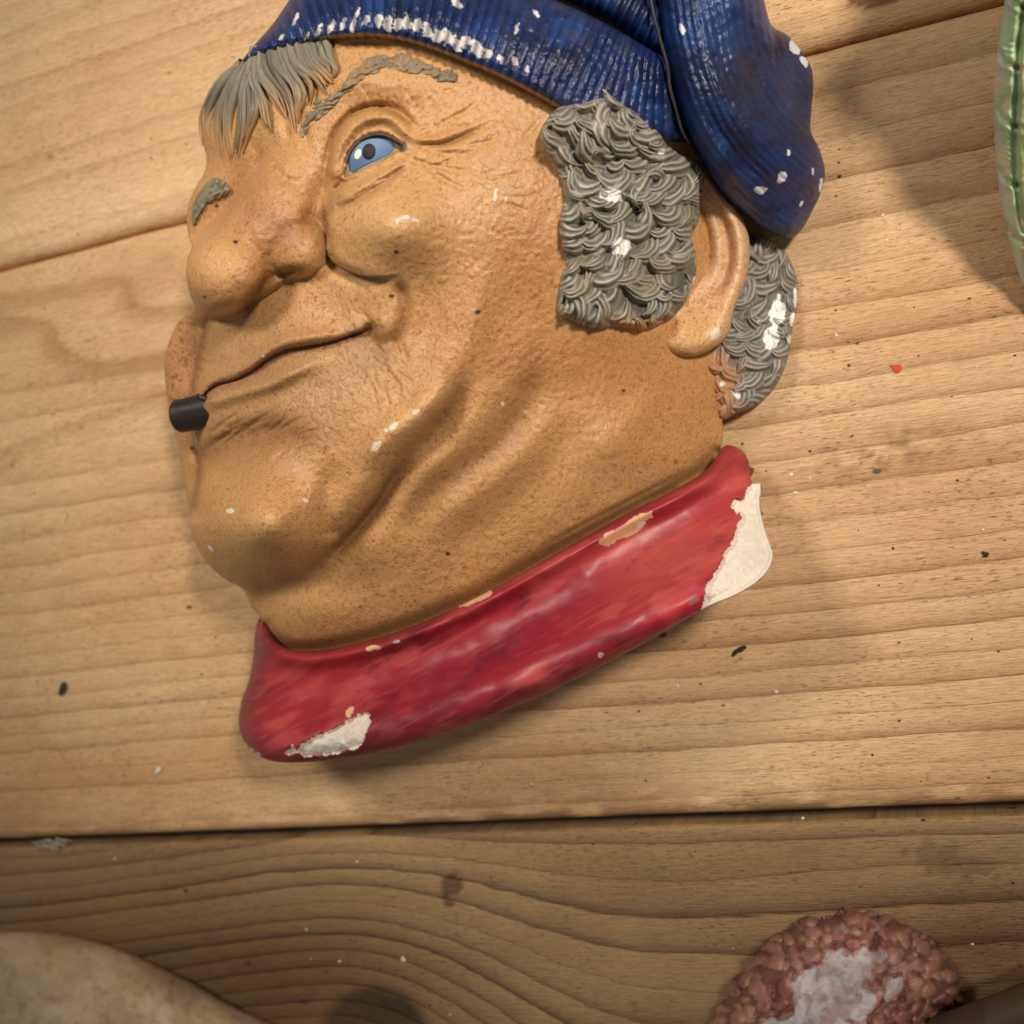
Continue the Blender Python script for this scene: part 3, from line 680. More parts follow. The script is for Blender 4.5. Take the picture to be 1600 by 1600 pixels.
def round_edge(h, s, rad, drop): return h - drop * (1 - np.sqrt(np.clip(1 - np.clip(1 - s / rad, 0, 1) ** 2, 0, 1)))
def face_h(u, v, s):
    h = r.sample(u, v)
    lm = sstep(-u, -620, -420) * (1 - np.exp(-((v - 425) / 52.0) ** 4))
    return round_edge(h, s, 34.0, 8 + 36 * lm)
def face_col(u, v, h, s):
    n = len(u); c = rgba(srgb(214, 168, 112), n)
    blend(c, 0.75 * np.maximum(blob(u, v, 430, 590, 150, 130), blob(u, v, 560, 560, 90, 60)), srgb(184, 146, 104))       # duller shaved area
    blend(c, 0.6 * blob(u, v, 450, 690, 120, 40, -10), srgb(172, 124, 84))
    blend(c, 0.65 * np.maximum(blob(u, v, 1010, 610, 130, 90), blob(u, v, 960, 560, 140, 50)), srgb(206, 150, 92))       # warmer neck
    blend(c, 0.5 * blob(u, v, 800, 470, 120, 130), srgb(202, 146, 94))
    blend(c, 0.45 * blob(u, v, 420, 320, 70, 60), srgb(192, 124, 84))
    blend(c, 0.5 * blob(u, v, 440, 370, 60, 22, -10), srgb(168, 104, 74))
    blend(c, 0.45 * blob(u, v, 285, 570, 40, 90), srgb(196, 128, 88))
    blend(c, 0.5 * blob(u, v, 420, 830, 90, 80), srgb(208, 160, 96))
    blend(c, 0.5 * blob(u, v, 340, 420, 60, 60), srgb(214, 160, 98))
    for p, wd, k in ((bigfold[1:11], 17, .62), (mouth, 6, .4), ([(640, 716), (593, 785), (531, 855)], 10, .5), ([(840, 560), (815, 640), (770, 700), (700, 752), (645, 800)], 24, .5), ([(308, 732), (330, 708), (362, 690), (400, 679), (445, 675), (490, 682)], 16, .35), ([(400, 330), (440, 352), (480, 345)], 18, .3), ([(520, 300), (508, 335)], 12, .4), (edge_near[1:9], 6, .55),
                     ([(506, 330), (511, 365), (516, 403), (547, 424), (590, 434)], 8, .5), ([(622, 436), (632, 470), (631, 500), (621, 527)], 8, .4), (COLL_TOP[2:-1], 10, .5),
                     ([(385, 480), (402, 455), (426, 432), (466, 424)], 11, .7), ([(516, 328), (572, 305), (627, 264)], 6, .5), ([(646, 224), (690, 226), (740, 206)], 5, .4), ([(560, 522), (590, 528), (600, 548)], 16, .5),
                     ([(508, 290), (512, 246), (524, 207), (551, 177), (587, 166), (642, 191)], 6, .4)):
        d, _, _ = seg_dist(u, v, spline(p, 3)); blend(c, k * np.exp(-(d / wd) ** 2), srgb(124, 80, 44))  # brown antique wash in the folds, deepened to add crease shade
    d, g_, _ = seg_dist(u, v, spline(mouth, 3)); blend(c, 0.55 * np.exp(-((d - 8) / 7) ** 2) * (g_ < 0) * sstep(560 - u, 0, 60), srgb(170, 122, 98))
    d, _, _ = seg_dist(u, v, spline(EYE[2:8], 3)); blend(c, 0.95 * sstep(10 - d + 5 * (pnoise(u, v, 5, 2, 8) - .5), 0, 4) * (v < 262), srgb(74, 58, 44))
    d, _, _ = seg_dist(u, v, spline(EYE, 3, True), True); blend(c, 0.8 * inside(u, v, np.array(EYE, float)), srgb(86, 66, 48))
    blend(c, 0.7 * sstep(fbm(u / 5, v / 5, 2), 0.60, 0.72) * blob(u, v, 285, 570, 40, 110), srgb(110, 72, 48))
    c[:, :3] *= np.array([0.87, 0.81, 0.77])
    blend(c, 0.45 * np.maximum.reduce([blob(u, v, 330, 405, 38, 40), blob(u, v, 420, 850, 60, 50), blob(u, v, 590, 340, 60, 45), blob(u, v, 640, 660, 60, 22, -40)]), srgb(232, 186, 128))  # highlights painted on nose tip, chin, cheek and jowl ridge
    blend(c, 0.4 * np.maximum(blob(u, v, 850, 560, 120, 60), blob(u, v, 830, 380, 60, 120)), srgb(168, 104, 56))  # shade beside and below the sideburn, painted in as deeper brown
    for i, (cx, cy, sx, sy, ro) in enumerate(((633, 340, 9, 3, -10), (622, 345, 5, 3, -40), (648, 343, 6, 3, 10), (774, 304, 3, 11, 8), (790, 311, 2, 5, 20), (651, 643, 7, 3, -30), (615, 666, 9, 4, -45), (588, 697, 10, 5, -55),
                                             (360, 798, 7, 4, 0), (478, 782, 5, 3, 30), (328, 856, 6, 3, 50), (785, 630, 3, 4, 0), (412, 556, 2, 2, 0), (604, 672, 3, 3, 0))):
        m = patch(u, v, cx, cy, sx, sy, ro, 0.35, 5, i); blend(c, m, PLASTER, 0.9)
    for i, (cx, cy, s_) in enumerate(((747, 487, 4.5), (700, 865, 4), (619, 394, 4.5), (612, 462, 4), (368, 378, 4), (339, 322, 3), (320, 464, 2.5), (300, 700, 3), (975, 610, 3))):
        blend(c, 0.9 * patch(u, v, cx, cy, s_, s_ * 0.8, 0, 0.3, 4, i), srgb(40, 30, 26))
    return c
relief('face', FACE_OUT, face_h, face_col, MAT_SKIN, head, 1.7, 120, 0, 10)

# eye: ball, iris, pupil, glint
ecx, ecy = 583, 241
def ball_h(u, v): return r.sample(np.full_like(u, 583.), np.full_like(v, 300.)) * 0 + 377 - ((u - ecx) ** 2 * 0.0042 + (v - ecy) ** 2 * 0.006)
def flat(c, a=0.0):
    return lambda u, v, h, s: rgba(c, len(u), a)
def eye_col(u, v, h, s):
    c = rgba(srgb(200, 190, 164), len(u)); blend(c, sstep(u, 604, 616), srgb(150, 128, 92)); return c
eye = relief('eye', EYE, lambda u, v, s: ball_h(u, v), eye_col, MAT_EYE, head, 1.2, 0, 340, 2)
def ell(cx, cy, rx, ry, rot, n=26):
    a = np.linspace(0, 2 * math.pi, n, endpoint=False); co, si = math.cos(math.radians(rot)), math.sin(math.radians(rot))
    return [(cx + rx * math.cos(t) * co - ry * math.sin(t) * si, cy + rx * math.cos(t) * si + ry * math.sin(t) * co) for t in a]
def iris_col(u, v, h, s):
    c = rgba(srgb(112, 136, 162), len(u)); blend(c, 0.6 * sstep(v + 0.35 * u, 428, 450), srgb(70, 98, 140)); return c
IRIS = [(546, 262), (545, 250), (553, 231), (568, 217), (588, 210), (606, 214), (614, 226), (611, 238), (598, 246), (580, 254), (562, 263), (550, 269)]
relief('iris', IRIS, lambda u, v, s: ball_h(u, v) + 1.2, iris_col, MAT_EYE, eye, 1.2, 0, 368, 1)
relief('pupil', ell(576, 236.5, 10, 12.5, 12), lambda u, v, s: ball_h(u, v) + 2.2, flat(srgb(22, 20, 22)), MAT_EYE, eye, 1.0, 0, 370, 1)
relief('glint', ell(559, 241, 4.6, 8.5, 20, 14), lambda u, v, s: ball_h(u, v) + 2.6, flat(srgb(236, 232, 220)), MAT_EYE, eye, 0.8, 0, 370, 1)

# ---- locks of hair
def make_locks(spec):
    """spec: (cx, cy, bend radius, half length, half thickness, facing angle, lift) - shingled crescent locks of curved strands"""
    def f(u, v):
        out = np.full(u.shape, -30.0); tone = np.zeros(u.shape)
        wu = u + 9 * (pnoise(u, v, 24, 2, 1) - .5); wv = v + 9 * (pnoise(u, v, 24, 2, 6) - .5)
        for i, (cx, cy, R, bl, th, ang, lift) in enumerate(spec):
            m = np.hypot(u - cx, v - cy) < bl * 1.5
            if not m.any(): continue
            nx, ny = math.cos(math.radians(ang)), math.sin(math.radians(ang))
            ox, oy = cx - R * nx, cy - R * ny
            x = wu[m] - ox; y = wv[m] - oy; rho = np.hypot(x, y)
            tg = np.arctan2(-x * ny + y * nx, x * nx + y * ny) * R
            t = tg / bl * (1 if i % 3 else -1)
            tl = th * np.clip(0.95 - 0.45 * t - 0.25 * t * t, 0.25, 1.3)
            q = (rho - R) / tl
            st_ = np.cos(q * math.pi * (2.6 + 0.6 * (i % 3)) + i * 1.3)
            met = q * q + 0.85 * t * t
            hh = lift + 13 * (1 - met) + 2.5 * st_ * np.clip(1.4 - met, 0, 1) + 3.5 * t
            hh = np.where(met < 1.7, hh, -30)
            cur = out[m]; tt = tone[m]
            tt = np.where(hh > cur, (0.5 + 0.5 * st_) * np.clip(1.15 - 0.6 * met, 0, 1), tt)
            out[m] = np.maximum(cur, hh); tone[m] = tt
        return out, tone
    return f

SIDE = [(842, 212), (852, 190), (868, 171), (890, 162), (911, 160), (930, 150), (941, 134), (953, 142), (972, 160), (992, 171), (1012, 188), (1030, 205), (1042, 226), (1062, 240), (1085, 248), (1102, 272), (1095, 310), (1092, 344),
        (1081, 370), (1088, 400), (1087, 432), (1076, 464), (1057, 490), (1035, 506), (1005, 517), (967, 511), (930, 514), (892, 502), (870, 486), (875, 437), (882, 407), (873, 355), (880, 310), (869, 261), (854, 237)]
srn = random.Random(31); side_locks = []
for j in range(16):
    for i in range(9):
        x = 852 + i * 32 + (j % 2) * 16 + srn.uniform(-9, 9); y = 138 + j * 25 + srn.uniform(-8, 8)
        lean = 95 - 50 * math.sin(x / 62.0 + y / 85.0) + srn.uniform(-38, 38)
        if y > 450 and srn.random() < .5: lean = srn.uniform(-20, 50)
        big = srn.choice((.75, .9, 1.0, 1.2))
        side_locks.append((x, y, srn.uniform(16, 36), 27 * big, 14 * big, lean, srn.uniform(-6, 6)))
        if srn.random() < .12:
            side_locks.append((x + srn.uniform(-20, 20), y + srn.uniform(-14, 14), srn.uniform(9, 16), 17, 9, srn.uniform(0, 360), srn.uniform(4, 9)))
fs = make_locks(side_locks)
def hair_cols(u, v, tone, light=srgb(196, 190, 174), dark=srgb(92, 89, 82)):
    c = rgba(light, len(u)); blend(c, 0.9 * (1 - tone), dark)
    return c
def side_h(u, v, s):
    k, t = fs(u, v); side_h.t = t
    return round_edge(BASE_S(u, v) + 20 + 20 * sstep(260 - v, 0, 60) + 14 * sstep(u, 1020, 1080) + np.maximum(k, -6) * (0.3 + 0.7 * sstep(s, 0, 10)) + 16 * (pnoise(u, v, 70, 2, 5) - .5), s, 22, 24)
def BASE_S(u, v): return HB.sample(u, v, BASE)
def side_col(u, v, h, s):
    c = hair_cols(u, v, side_h.t)
    blend(c, 0.5 * sstep(pnoise(u, v, 40, 2, 3), .5, .7), srgb(150, 138, 110))
    blend(c, 0.9 * sstep(v, 488, 512) * sstep(u, 930, 980), srgb(196, 140, 88))
    for i, (cx, cy, sx, sy, ro) in enumerate(((958, 304, 24, 10, 15), (970, 386, 15, 13, -25), (1087, 440, 4, 10, 0), (1080, 460, 4, 8, 20), (1033, 237, 6, 4, 0))):
        blend(c, patch(u, v, cx, cy, sx, sy, ro, 0.4, 9, i), srgb(244, 240, 232), 1.0)
    return c
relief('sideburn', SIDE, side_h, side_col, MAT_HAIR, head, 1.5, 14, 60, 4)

# ear
EAR = [(1030, 224), (1050, 220), (1073, 224), (1090, 240), (1101, 258), (1129, 302), (1160, 340), (1172, 385), (1166, 437), (1148, 482), (1137, 524), (1110, 547), (1072, 558), (1043, 550), (1035, 532), (1050, 500), (1000, 450), (990, 320), (1010, 250)]
ER = Raster(960, 180, 1210, 600)
ER.H = on_grid(tps([(1040, 230, 150), (1090, 240, 128), (1120, 300, 118), (1165, 385, 98), (1150, 480, 100), (1112, 540, 132), (1078, 548, 158), (1042, 540, 172), (1050, 505, 172), (1085, 495, 142), (1000, 350, 130), (1060, 400, 118), (1000, 450, 160), (1100, 440, 108)]), ER)
ER.stroke([(1045, 228), (1085, 244), (1115, 300), (1148, 345), (1158, 390), (1152, 440), (1134, 490), (1112, 530), (1070, 545)], lambda d, g: 17 * np.exp(-(d / 18) ** 2), 60, (0.05, 0.2))
ER.crease([(1090, 280), (1125, 335), (1140, 390), (1130, 440), (1100, 465)], 8, 10, (0.1, 0.3))
ER.stroke([(1105, 320), (1120, 380), (1112, 430), (1085, 462)], lambda d, g: 6 * np.exp(-(d / 14) ** 2), 44)
ER.gauss(1096, 380, 14, 46, -26, -6); ER.gauss(1085, 520, 34, 26, 10)
ER.crease([(1062, 478), (1092, 476), (1115, 482)], 8, 8)
ER.H += (pnoise(ER.U, ER.V, 12, 3, 2) - .5) * 3
def ear_col(u, v, h, s):
    c = rgba(srgb(228, 184, 142), len(u))
    blend(c, 0.4 * blob(u, v, 1096, 375, 12, 50, -6), srgb(186, 116, 70))
    blend(c, 0.7 * blob(u, v, 1080, 520, 50, 36), srgb(224, 170, 100))
    d, _, _ = seg_dist(u, v, spline([(1100, 275), (1128, 335), (1142, 390), (1132, 440), (1100, 468)], 3)); blend(c, 0.5 * np.exp(-(d / 7) ** 2), srgb(176, 112, 72))
    d, _, _ = seg_dist(u, v, spline([(1036, 540), (1050, 553), (1080, 556)], 3)); blend(c, 0.5 * np.exp(-(d / 5) ** 2), srgb(130, 78, 40))
    blend(c, patch(u, v, 1118, 522, 10, 7, -50, 0.3, 6), PLASTER, 1.0)
    return c
relief('ear', EAR, lambda u, v, s: round_edge(ER.sample(u, v), s, 20, 26), ear_col, MAT_SKIN, head, 1.8, 22, 20, 4)

# hair behind the ear
BACK = [(1172, 372), (1195, 370), (1212, 378), (1226, 392), (1236, 410), (1246, 440), (1245, 480), (1238, 515), (1233, 550), (1224, 580), (1206, 612), (1180, 634), (1150, 646), (1128, 656), (1115, 640), (1106, 610), (1098, 580), (1098, 540), (1110, 500), (1120, 420), (1140, 380)]
brng = random.Random(9); back_locks = []
for j in range(12):
    for i in range(6):
        x = 1112 + i * 25 + (j % 2) * 14 + brng.uniform(-5, 5); y = 376 + j * 25 + brng.uniform(-6, 6)
        big = brng.uniform(.75, 1.2)
        back_locks.append((x, y, brng.uniform(16, 34), 22 * big, 12 * big, 60 - 60 * math.sin(y / 50.0 + x / 60.0) + brng.uniform(-70, 70), brng.uniform(-5, 5)))
fb = make_locks(back_locks)
def back_h(u, v, s):
    k, t = fb(u, v); back_h.t = t
    b = 92 - 0.50 * np.clip(u - 1110, 0, 200) - 20 * sstep(v, 560, 650)
    return round_edge(b + 0.7 * np.maximum(k, -4), s, 26, 26)
def back_col(u, v, h, s):
    c = hair_cols(u, v, back_h.t, srgb(184, 176, 164), srgb(96, 92, 88))
    blend(c, 0.9 * sstep(-(u - 0.2 * (v - 540)), -1150, -1115) * sstep(v, 520, 560), srgb(206, 152, 112))
    blend(c, 0.8 * sstep(-u - 0.9 * (v - 600), -1165, -1125) * sstep(v, 560, 600), srgb(206, 148, 104))
    for i, (cx, cy, sx, sy, ro) in enumerate(((1214, 488, 13, 24, 10), (1205, 528, 12, 18, 20), (1243, 462, 4, 16, 0), (1238, 500, 4, 9, 10), (1234, 530, 4, 7, 0), (1152, 616, 5, 7, 0), (1128, 600, 4, 4, 0))):
        blend(c, patch(u, v, cx, cy, sx, sy, ro, 0.5, 10, i), srgb(246, 242, 236), 1.0)
    return c
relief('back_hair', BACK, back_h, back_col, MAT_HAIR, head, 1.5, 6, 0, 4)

# eyebrows
BROW = [(472, 215), (470, 198), (475, 182), (485, 168), (498, 154), (515, 146), (530, 136), (542, 117), (562, 98), (592, 84), (625, 80), (652, 86), (680, 100), (705, 108), (717, 118), (714, 128), (700, 133), (682, 128), (660, 118), (630, 112), (596, 114),
        (570, 126), (548, 144), (528, 163), (506, 182), (492, 196), (484, 210)]
frng0 = random.Random(8)
def brow_h(u, v, s):
    ph = np.sin((u * 0.35 + v * 0.90 + 42 * pnoise(u, v, 30, 3, 3)) * 0.60) * 1.3 + (pnoise(u + .5 * v, v * .6, 7, 2, 5) - .5) * 6
    brow_h.t = ph
    return round_edge(r.sample(u, v) + 3.2 + ph, s, 11, 7)
def brow_col(u, v, h, s):
    c = rgba(srgb(152, 134, 106), len(u)); blend(c, 0.6 * sstep(-brow_h.t, -1, 3), srgb(112, 98, 78))
    blend(c, 0.55 * sstep(pnoise(u, v, 16, 3, 6), .44, .6) * blob(u, v, 590, 110, 70, 60), srgb(186, 140, 94))
    blend(c, 0.7 * sstep(u, 676, 700), srgb(124, 112, 98)); blend(c, 0.5 * sstep(4 + 8 * (pnoise(u, v, 10, 2, 2) - .5) - s, 0, 5) * (u < 690), srgb(190, 146, 100)); return c
BROW = [(x + frng0.uniform(-2.5, 2.5), y + frng0.uniform(-3, 3)) for x, y in spline(BROW, 2, True)]
relief('eyebrow', BROW, brow_h, brow_col, MAT_HAIR, head, 1.3, 2, 300, 2)
FBROW = [(300, 350), (299, 330), (303, 313), (313, 297), (326, 282), (339, 277), (353, 284), (361, 297), (352, 308), (336, 314), (320, 324), (310, 342), (306, 354)]
def fbrow_h(u, v, s):
    ph = np.sin((u * .8 + v * .45 + 20 * pnoise(u, v, 20, 2, 4)) * .75) * 1.5 + (pnoise(u * .6 + v * .5, v, 7, 2, 5) - .5) * 5
    brow_h.t = ph
    lm = 44 * (1 - np.sqrt(np.clip(1 - np.clip(1 - np.clip(seg_dist(u, v, FSEG)[0], 0, 34) / 34, 0, 1) ** 2, 0, 1)))
    return round_edge(r.sample(u, v) - lm + 7 + ph, s, 8, 9)
FSEG = spline(FACE_OUT, 4, True)[24:60]
relief('eyebrow', FBROW, fbrow_h, lambda u, v, h, s: (lambda c: (blend(c, 0.7 * sstep(-brow_h.t, -1, 2), srgb(98, 94, 80)), c)[1])(rgba(srgb(146, 136, 112), len(u))), MAT_HAIR, head, 1.3, 2, 120, 2)

# forelock strands
def tubes(name, strands, mat, parent, nseg=14, nring=8):
    Vs, Fs, Cs = [], [], []; off = 0
    for pts, r0, r1, c0, c1 in strands:
        P = spline(pts, 6); d = np.concatenate([[0], np.cumsum(np.linalg.norm(P[1:] - P[:-1], axis=1))]); t = np.linspace(0, d[-1], nseg)
        P = np.stack([np.interp(t, d, P[:, k]) for k in range(3)], -1)
        C = W(P[:, 0], P[:, 1], P[:, 2]); T = np.gradient(C, axis=0); T /= np.linalg.norm(T, axis=1)[:, None]
        A = np.cross(T, np.array([0, 0, 1.0])); A /= np.linalg.norm(A, axis=1)[:, None] + 1e-9; B = np.cross(A, T)
        q = np.linspace(0, 1, nseg); rad = (r0 + (r1 - r0) * q) * np.sqrt(np.clip(1 - np.clip((q - .8) / .2, 0, 1) ** 2, .02, 1)) * S
        an = np.linspace(0, 2 * math.pi, nring, endpoint=False)
        V_ = C[:, None] + rad[:, None, None] * (np.cos(an)[None, :, None] * A[:, None] + np.sin(an)[None, :, None] * B[:, None])
        Vs.append(V_.reshape(-1, 3))
        idx = np.arange(nseg * nring).reshape(nseg, nring) + off; nx = np.roll(idx, -1, 1)
        Fs.append(np.stack([idx[:-1], nx[:-1], nx[1:], idx[1:]], -1).reshape(-1, 4))
        cc = c0[None] * (1 - sstep(q, .45, .95))[:, None] + c1[None] * sstep(q, .45, .95)[:, None]
        Cs.append(np.concatenate([np.repeat(cc, nring, 0), np.zeros((nseg * nring, 1))], 1)); off += nseg * nring
    return mesh(name, np.vstack(Vs), np.vstack(Fs), mat, parent, np.vstack(Cs))
def bh(u, v): return float(HB.sample(np.array([float(u)]), np.array([float(v)]))[0])
frng = random.Random(2)
GREY = srgb(142, 134, 116); TAN = srgb(196, 146, 96); WHITE = srgb(226, 216, 200)
guides = [([(384, 100), (344, 128), (318, 178), (322, 226)], -44, 3), ([(390, 98), (352, 130), (327, 186), (336, 236)], -30, 4), ([(394, 94), (360, 134), (340, 192), (352, 250)], -18, 4), ([(400, 90), (370, 134), (356, 196), (362, 254)], -8, 4),
          ([(406, 86), (382, 134), (376, 194), (366, 252)], -2, 4), ([(412, 82), (394, 132), (394, 184), (376, 240)], 3, 4), ([(400, 76), (396, 120), (412, 160), (418, 196), (426, 208)], 3, 3),
          ([(408, 74), (408, 112), (432, 150), (448, 182)], 4, 4), ([(416, 72), (424, 112), (452, 152), (466, 206)], 5, 4), ([(428, 70), (438, 106), (462, 142), (462, 196)], 7, 4), ([(440, 68), (452, 104), (474, 140), (464, 180)], 5, 3),
          ([(452, 66), (462, 100), (486, 126), (484, 158)], 3, 3), ([(462, 64), (474, 98), (498, 120), (512, 140)], 5, 4), ([(476, 62), (486, 94), (504, 112), (522, 128)], 3, 3), ([(492, 60), (498, 90), (514, 106), (508, 130)], 2, 3), ([(504, 60), (512, 86), (524, 104), (514, 124)], 1, 2)]
strands = []
for g, dh, cnt in guides:
    shade = frng.uniform(.65, 1.1)
    for k in range(cnt):
        jx = (k - (cnt - 1) / 2) * frng.uniform(4.6, 6.4); conv = frng.uniform(.55, 1.0); ph = frng.uniform(0, 6.28)
        pts = []; ng = len(g) - 1; cut = frng.uniform(-10, 8)
        for i, (x, y) in enumerate(g):
            f = i / ng; xx = x + jx * (1 - conv * f) + 3.2 * math.sin(ph + 3.5 * f); yy = y + frng.uniform(-2, 2) + cut * f
            lm = 40 * max(0, 1 - max(xx - 316, 0) / 34.0) ** 2
            pts.append((xx, yy, bh(xx, yy) - lm + frng.uniform(3, 8.5) - 6 * f * f + (5 + dh * .2 if 0 < i < ng else 0)))
        wht = frng.random() < .05
        strands.append((pts, frng.uniform(4.6, 7.0), frng.uniform(1.4, 2.6), WHITE * .8 if wht else GREY * shade * frng.uniform(.75, 1.2), TAN * frng.uniform(.62, 1.05)))
tubes('forelock', strands, MAT_HAIR, head)

# ------------------------------------------------------------------ cap
EDGE = [(372, 104), (400, 88), (450, 72), (500, 63), (560, 57), (610, 60), (660, 72), (720, 95), (780, 120), (830, 146), (870, 168), (930, 196), (1000, 215), (1078, 222)]
CUFF = EDGE + [(1072, 200), (1062, 160), (1052, 104), (1000, 68), (930, 28), (860, -4), (760, -52), (640, -86), (520, -80), (478, -40), (448, 6), (424, 40), (396, 72)]
edge_sp = spline(EDGE, 6)
elen = np.hypot(*(edge_sp[1:] - edge_sp[:-1]).T).sum()
def rib(u, v):
    d, g, t = seg_dist(u, v, edge_sp)
    a = t * elen
    a = a + 5 * (pnoise(u, v, 60, 2, 2) - .5) + 0.10 * d
    return a, d
def cuff_h(u, v, s):
    a, d = rib(u, v)
    per = 15.5
    ph = np.abs(np.cos(math.pi * a / per))
    amp = 4.6 * (0.45 + 0.8 * pnoise(u, v, 70, 2, 6)) * (0.45 + 0.55 * sstep(-u, -860, -700))
    cuff_h.ph = ph
    h = BASE_S(u, v) + 26 + 10 * np.exp(-((d - 60) / 55) ** 2) + amp * (ph ** 0.7 * 2 - 1) + (pnoise(u, v, 8, 2, 3) - .5) * 3
    lm = sstep(-u, -560, -400)
    return round_edge(h, s, 20 + 14 * lm, 20 + 46 * lm * sstep(d, 8, 45))
NAVY = srgb(27, 46, 100); DUST = srgb(88, 84, 90)
def cap_base(u, v):
    c = rgba(NAVY, len(u))
    blend(c, 0.65 * sstep(pnoise(u, v, 46, 3, 4), .42, .66), srgb(18, 26, 56))
    blend(c, 0.40 * sstep(pnoise(u, v, 60, 3, 9), .52, .7), srgb(40, 84, 156))
    return c
chips_cuff = [(498, 47, 4, 9, 25), (518, 42, 4, 10, 22), (535, 40, 4, 11, 20), (552, 37, 4, 12, 16), (573, 33, 5, 9, 14), (592, 32, 7, 10, 10), (606, 37, 7, 11, 5), (622, 38, 7, 10, 0), (636, 35, 7, 9, -8), (652, 40, 7, 10, -12), (668, 47, 7, 12, -16),
              (684, 55, 7, 11, -18), (698, 58, 8, 12, -20), (714, 67, 8, 12, -22), (728, 64, 7, 9, -22), (744, 76, 8, 12, -24), (762, 84, 7, 8, -24), (782, 92, 4, 6, -24), (805, 96, 4, 7, -20), (824, 108, 3, 6, 0), (462, 30, 3, 10, 30), (715, 6, 10, 5, 30), (808, 44, 3, 9, 20), (838, 22, 6, 3, 50), (560, 18, 2, 7, 20), (440, 58, 2, 6, 40), (480, 56, 2, 7, 30)]
def cuff_col(u, v, h, s):
    c = cap_base(u, v)
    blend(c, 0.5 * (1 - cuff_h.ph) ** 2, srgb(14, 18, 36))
    blend(c, 0.22 * sstep(pnoise(u, v, 22, 4, 5), .5, .66) * sstep(u, 640, 900), DUST)
    blend(c, 0.9 * sstep(7 - s, 0, 3) * (v > 40 + (u < 500) * 30) * (s < 9) * sstep(u, 470, 520) * sstep(900 - u, 0, 30) * (v - 0.36 * u > -230), srgb(176, 132, 84))
    for i, (cx, cy, sx, sy, ro) in enumerate(chips_cuff): blend(c, patch(u, v, cx, cy, sx * 1.05, sy * 1.05, ro, 0.75, 5, i) * (0.35 + 0.65 * cuff_h.ph), srgb(226, 220, 212), 1.0)
    return c
cap = relief('cap', [(470, -40), (520, -70), (640, -80), (760, -60), (860, -10), (960, 40), (1058, 112), (1060, 40), (1040, -80), (1000, -180), (880, -240), (700, -250), (560, -200), (480, -120)],
             lambda u, v, s: round_edge(BASE_S(u, v) + 22 + 3.5 * np.cos(2 * math.pi * (u + 0.45 * v) / 17.0), s, 60, 60), lambda u, v, h, s: cap_base(u, v), MAT_CAP, head, 3.0, 60, 0, 5)
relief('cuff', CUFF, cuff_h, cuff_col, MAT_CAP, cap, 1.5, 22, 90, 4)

TAIL = [(1020, -60), (1024, 0), (1034, 60), (1044, 120), (1058, 172), (1074, 205), (1094, 244), (1120, 288), (1148, 322), (1175, 346), (1205, 364), (1235, 372), (1252, 360), (1268, 332), (1283, 300), (1289, 268), (1280, 232), (1267, 205), (1268, 170), (1271, 130), (1264, 97), (1232, 56), (1206, 40), (1194, 0), (1180, -60), (1140, -120), (1060, -120)]
TR = Raster(1000, -140, 1310, 400)
TR.H = on_grid(tps([(1024, 0, 262), (1040, 100, 240), (1060, 180, 215), (1090, 60, 288), (1110, 150, 268), (1120, 240, 215), (1150, 300, 165), (1170, 200, 232), (1200, 260, 185), (1215, 320, 128), (1235, 360, 95), (1275, 270, 85), (1250, 200, 120), (1265, 130, 70), (1220, 90, 120), (1190, 0, 190), (1150, 0, 262), (1150, 100, 255), (1080, -100, 262), (1180, -80, 200)]), TR)
TR.stroke([(1046, 40), (1066, 120), (1090, 190), (1130, 262), (1175, 318)], lambda d, g: 14 * np.exp(-(d / 24) ** 2), 70, (0.2, 0.2))
TR.stroke([(1190, -40), (1206, 60), (1222, 140), (1262, 214)], lambda d, g: np.where(g > 0, 10 * np.exp(-(d / 26) ** 2), -22 * np.exp(-(d / 30) ** 2)), 90, (0.2, 0.2))
TR.crease([(1110, -40), (1124, 60), (1150, 130), (1200, 190), (1250, 226)], 12, 20, (0.3, 0.3))
TR.crease([(1150, 40), (1176, 110), (1216, 170), (1255, 210)], 8, 10, (0.3, 0.3))
TR.gauss(1235, 265, 40, 36, 14)
TR.crease([(1090, 150), (1130, 215), (1180, 262), (1235, 300)], 8, 16, (0.3, 0.4)); TR.crease([(1085, 210), (1120, 262), (1170, 310)], 6, 9, (0.3, 0.3))
tail_axis = spline([(1075, -120), (1092, 0), (1112, 100), (1150, 190), (1210, 260), (1262, 300)], 5)
def tail_h(u, v, s):
    d, g, t = seg_dist(u, v, tail_axis)
    q = d * g + 5 * (pnoise(u, v, 50, 2, 1) - .5)
    tail_h.q = np.cos(2 * math.pi * q / 11.5)
    return round_edge(TR.sample(u, v) + (0.3 + 1.4 * pnoise(u, v, 45, 2, 9)) * tail_h.q + (pnoise(u, v, 9, 2, 2) - .5) * 2.6, s, 34, 46)
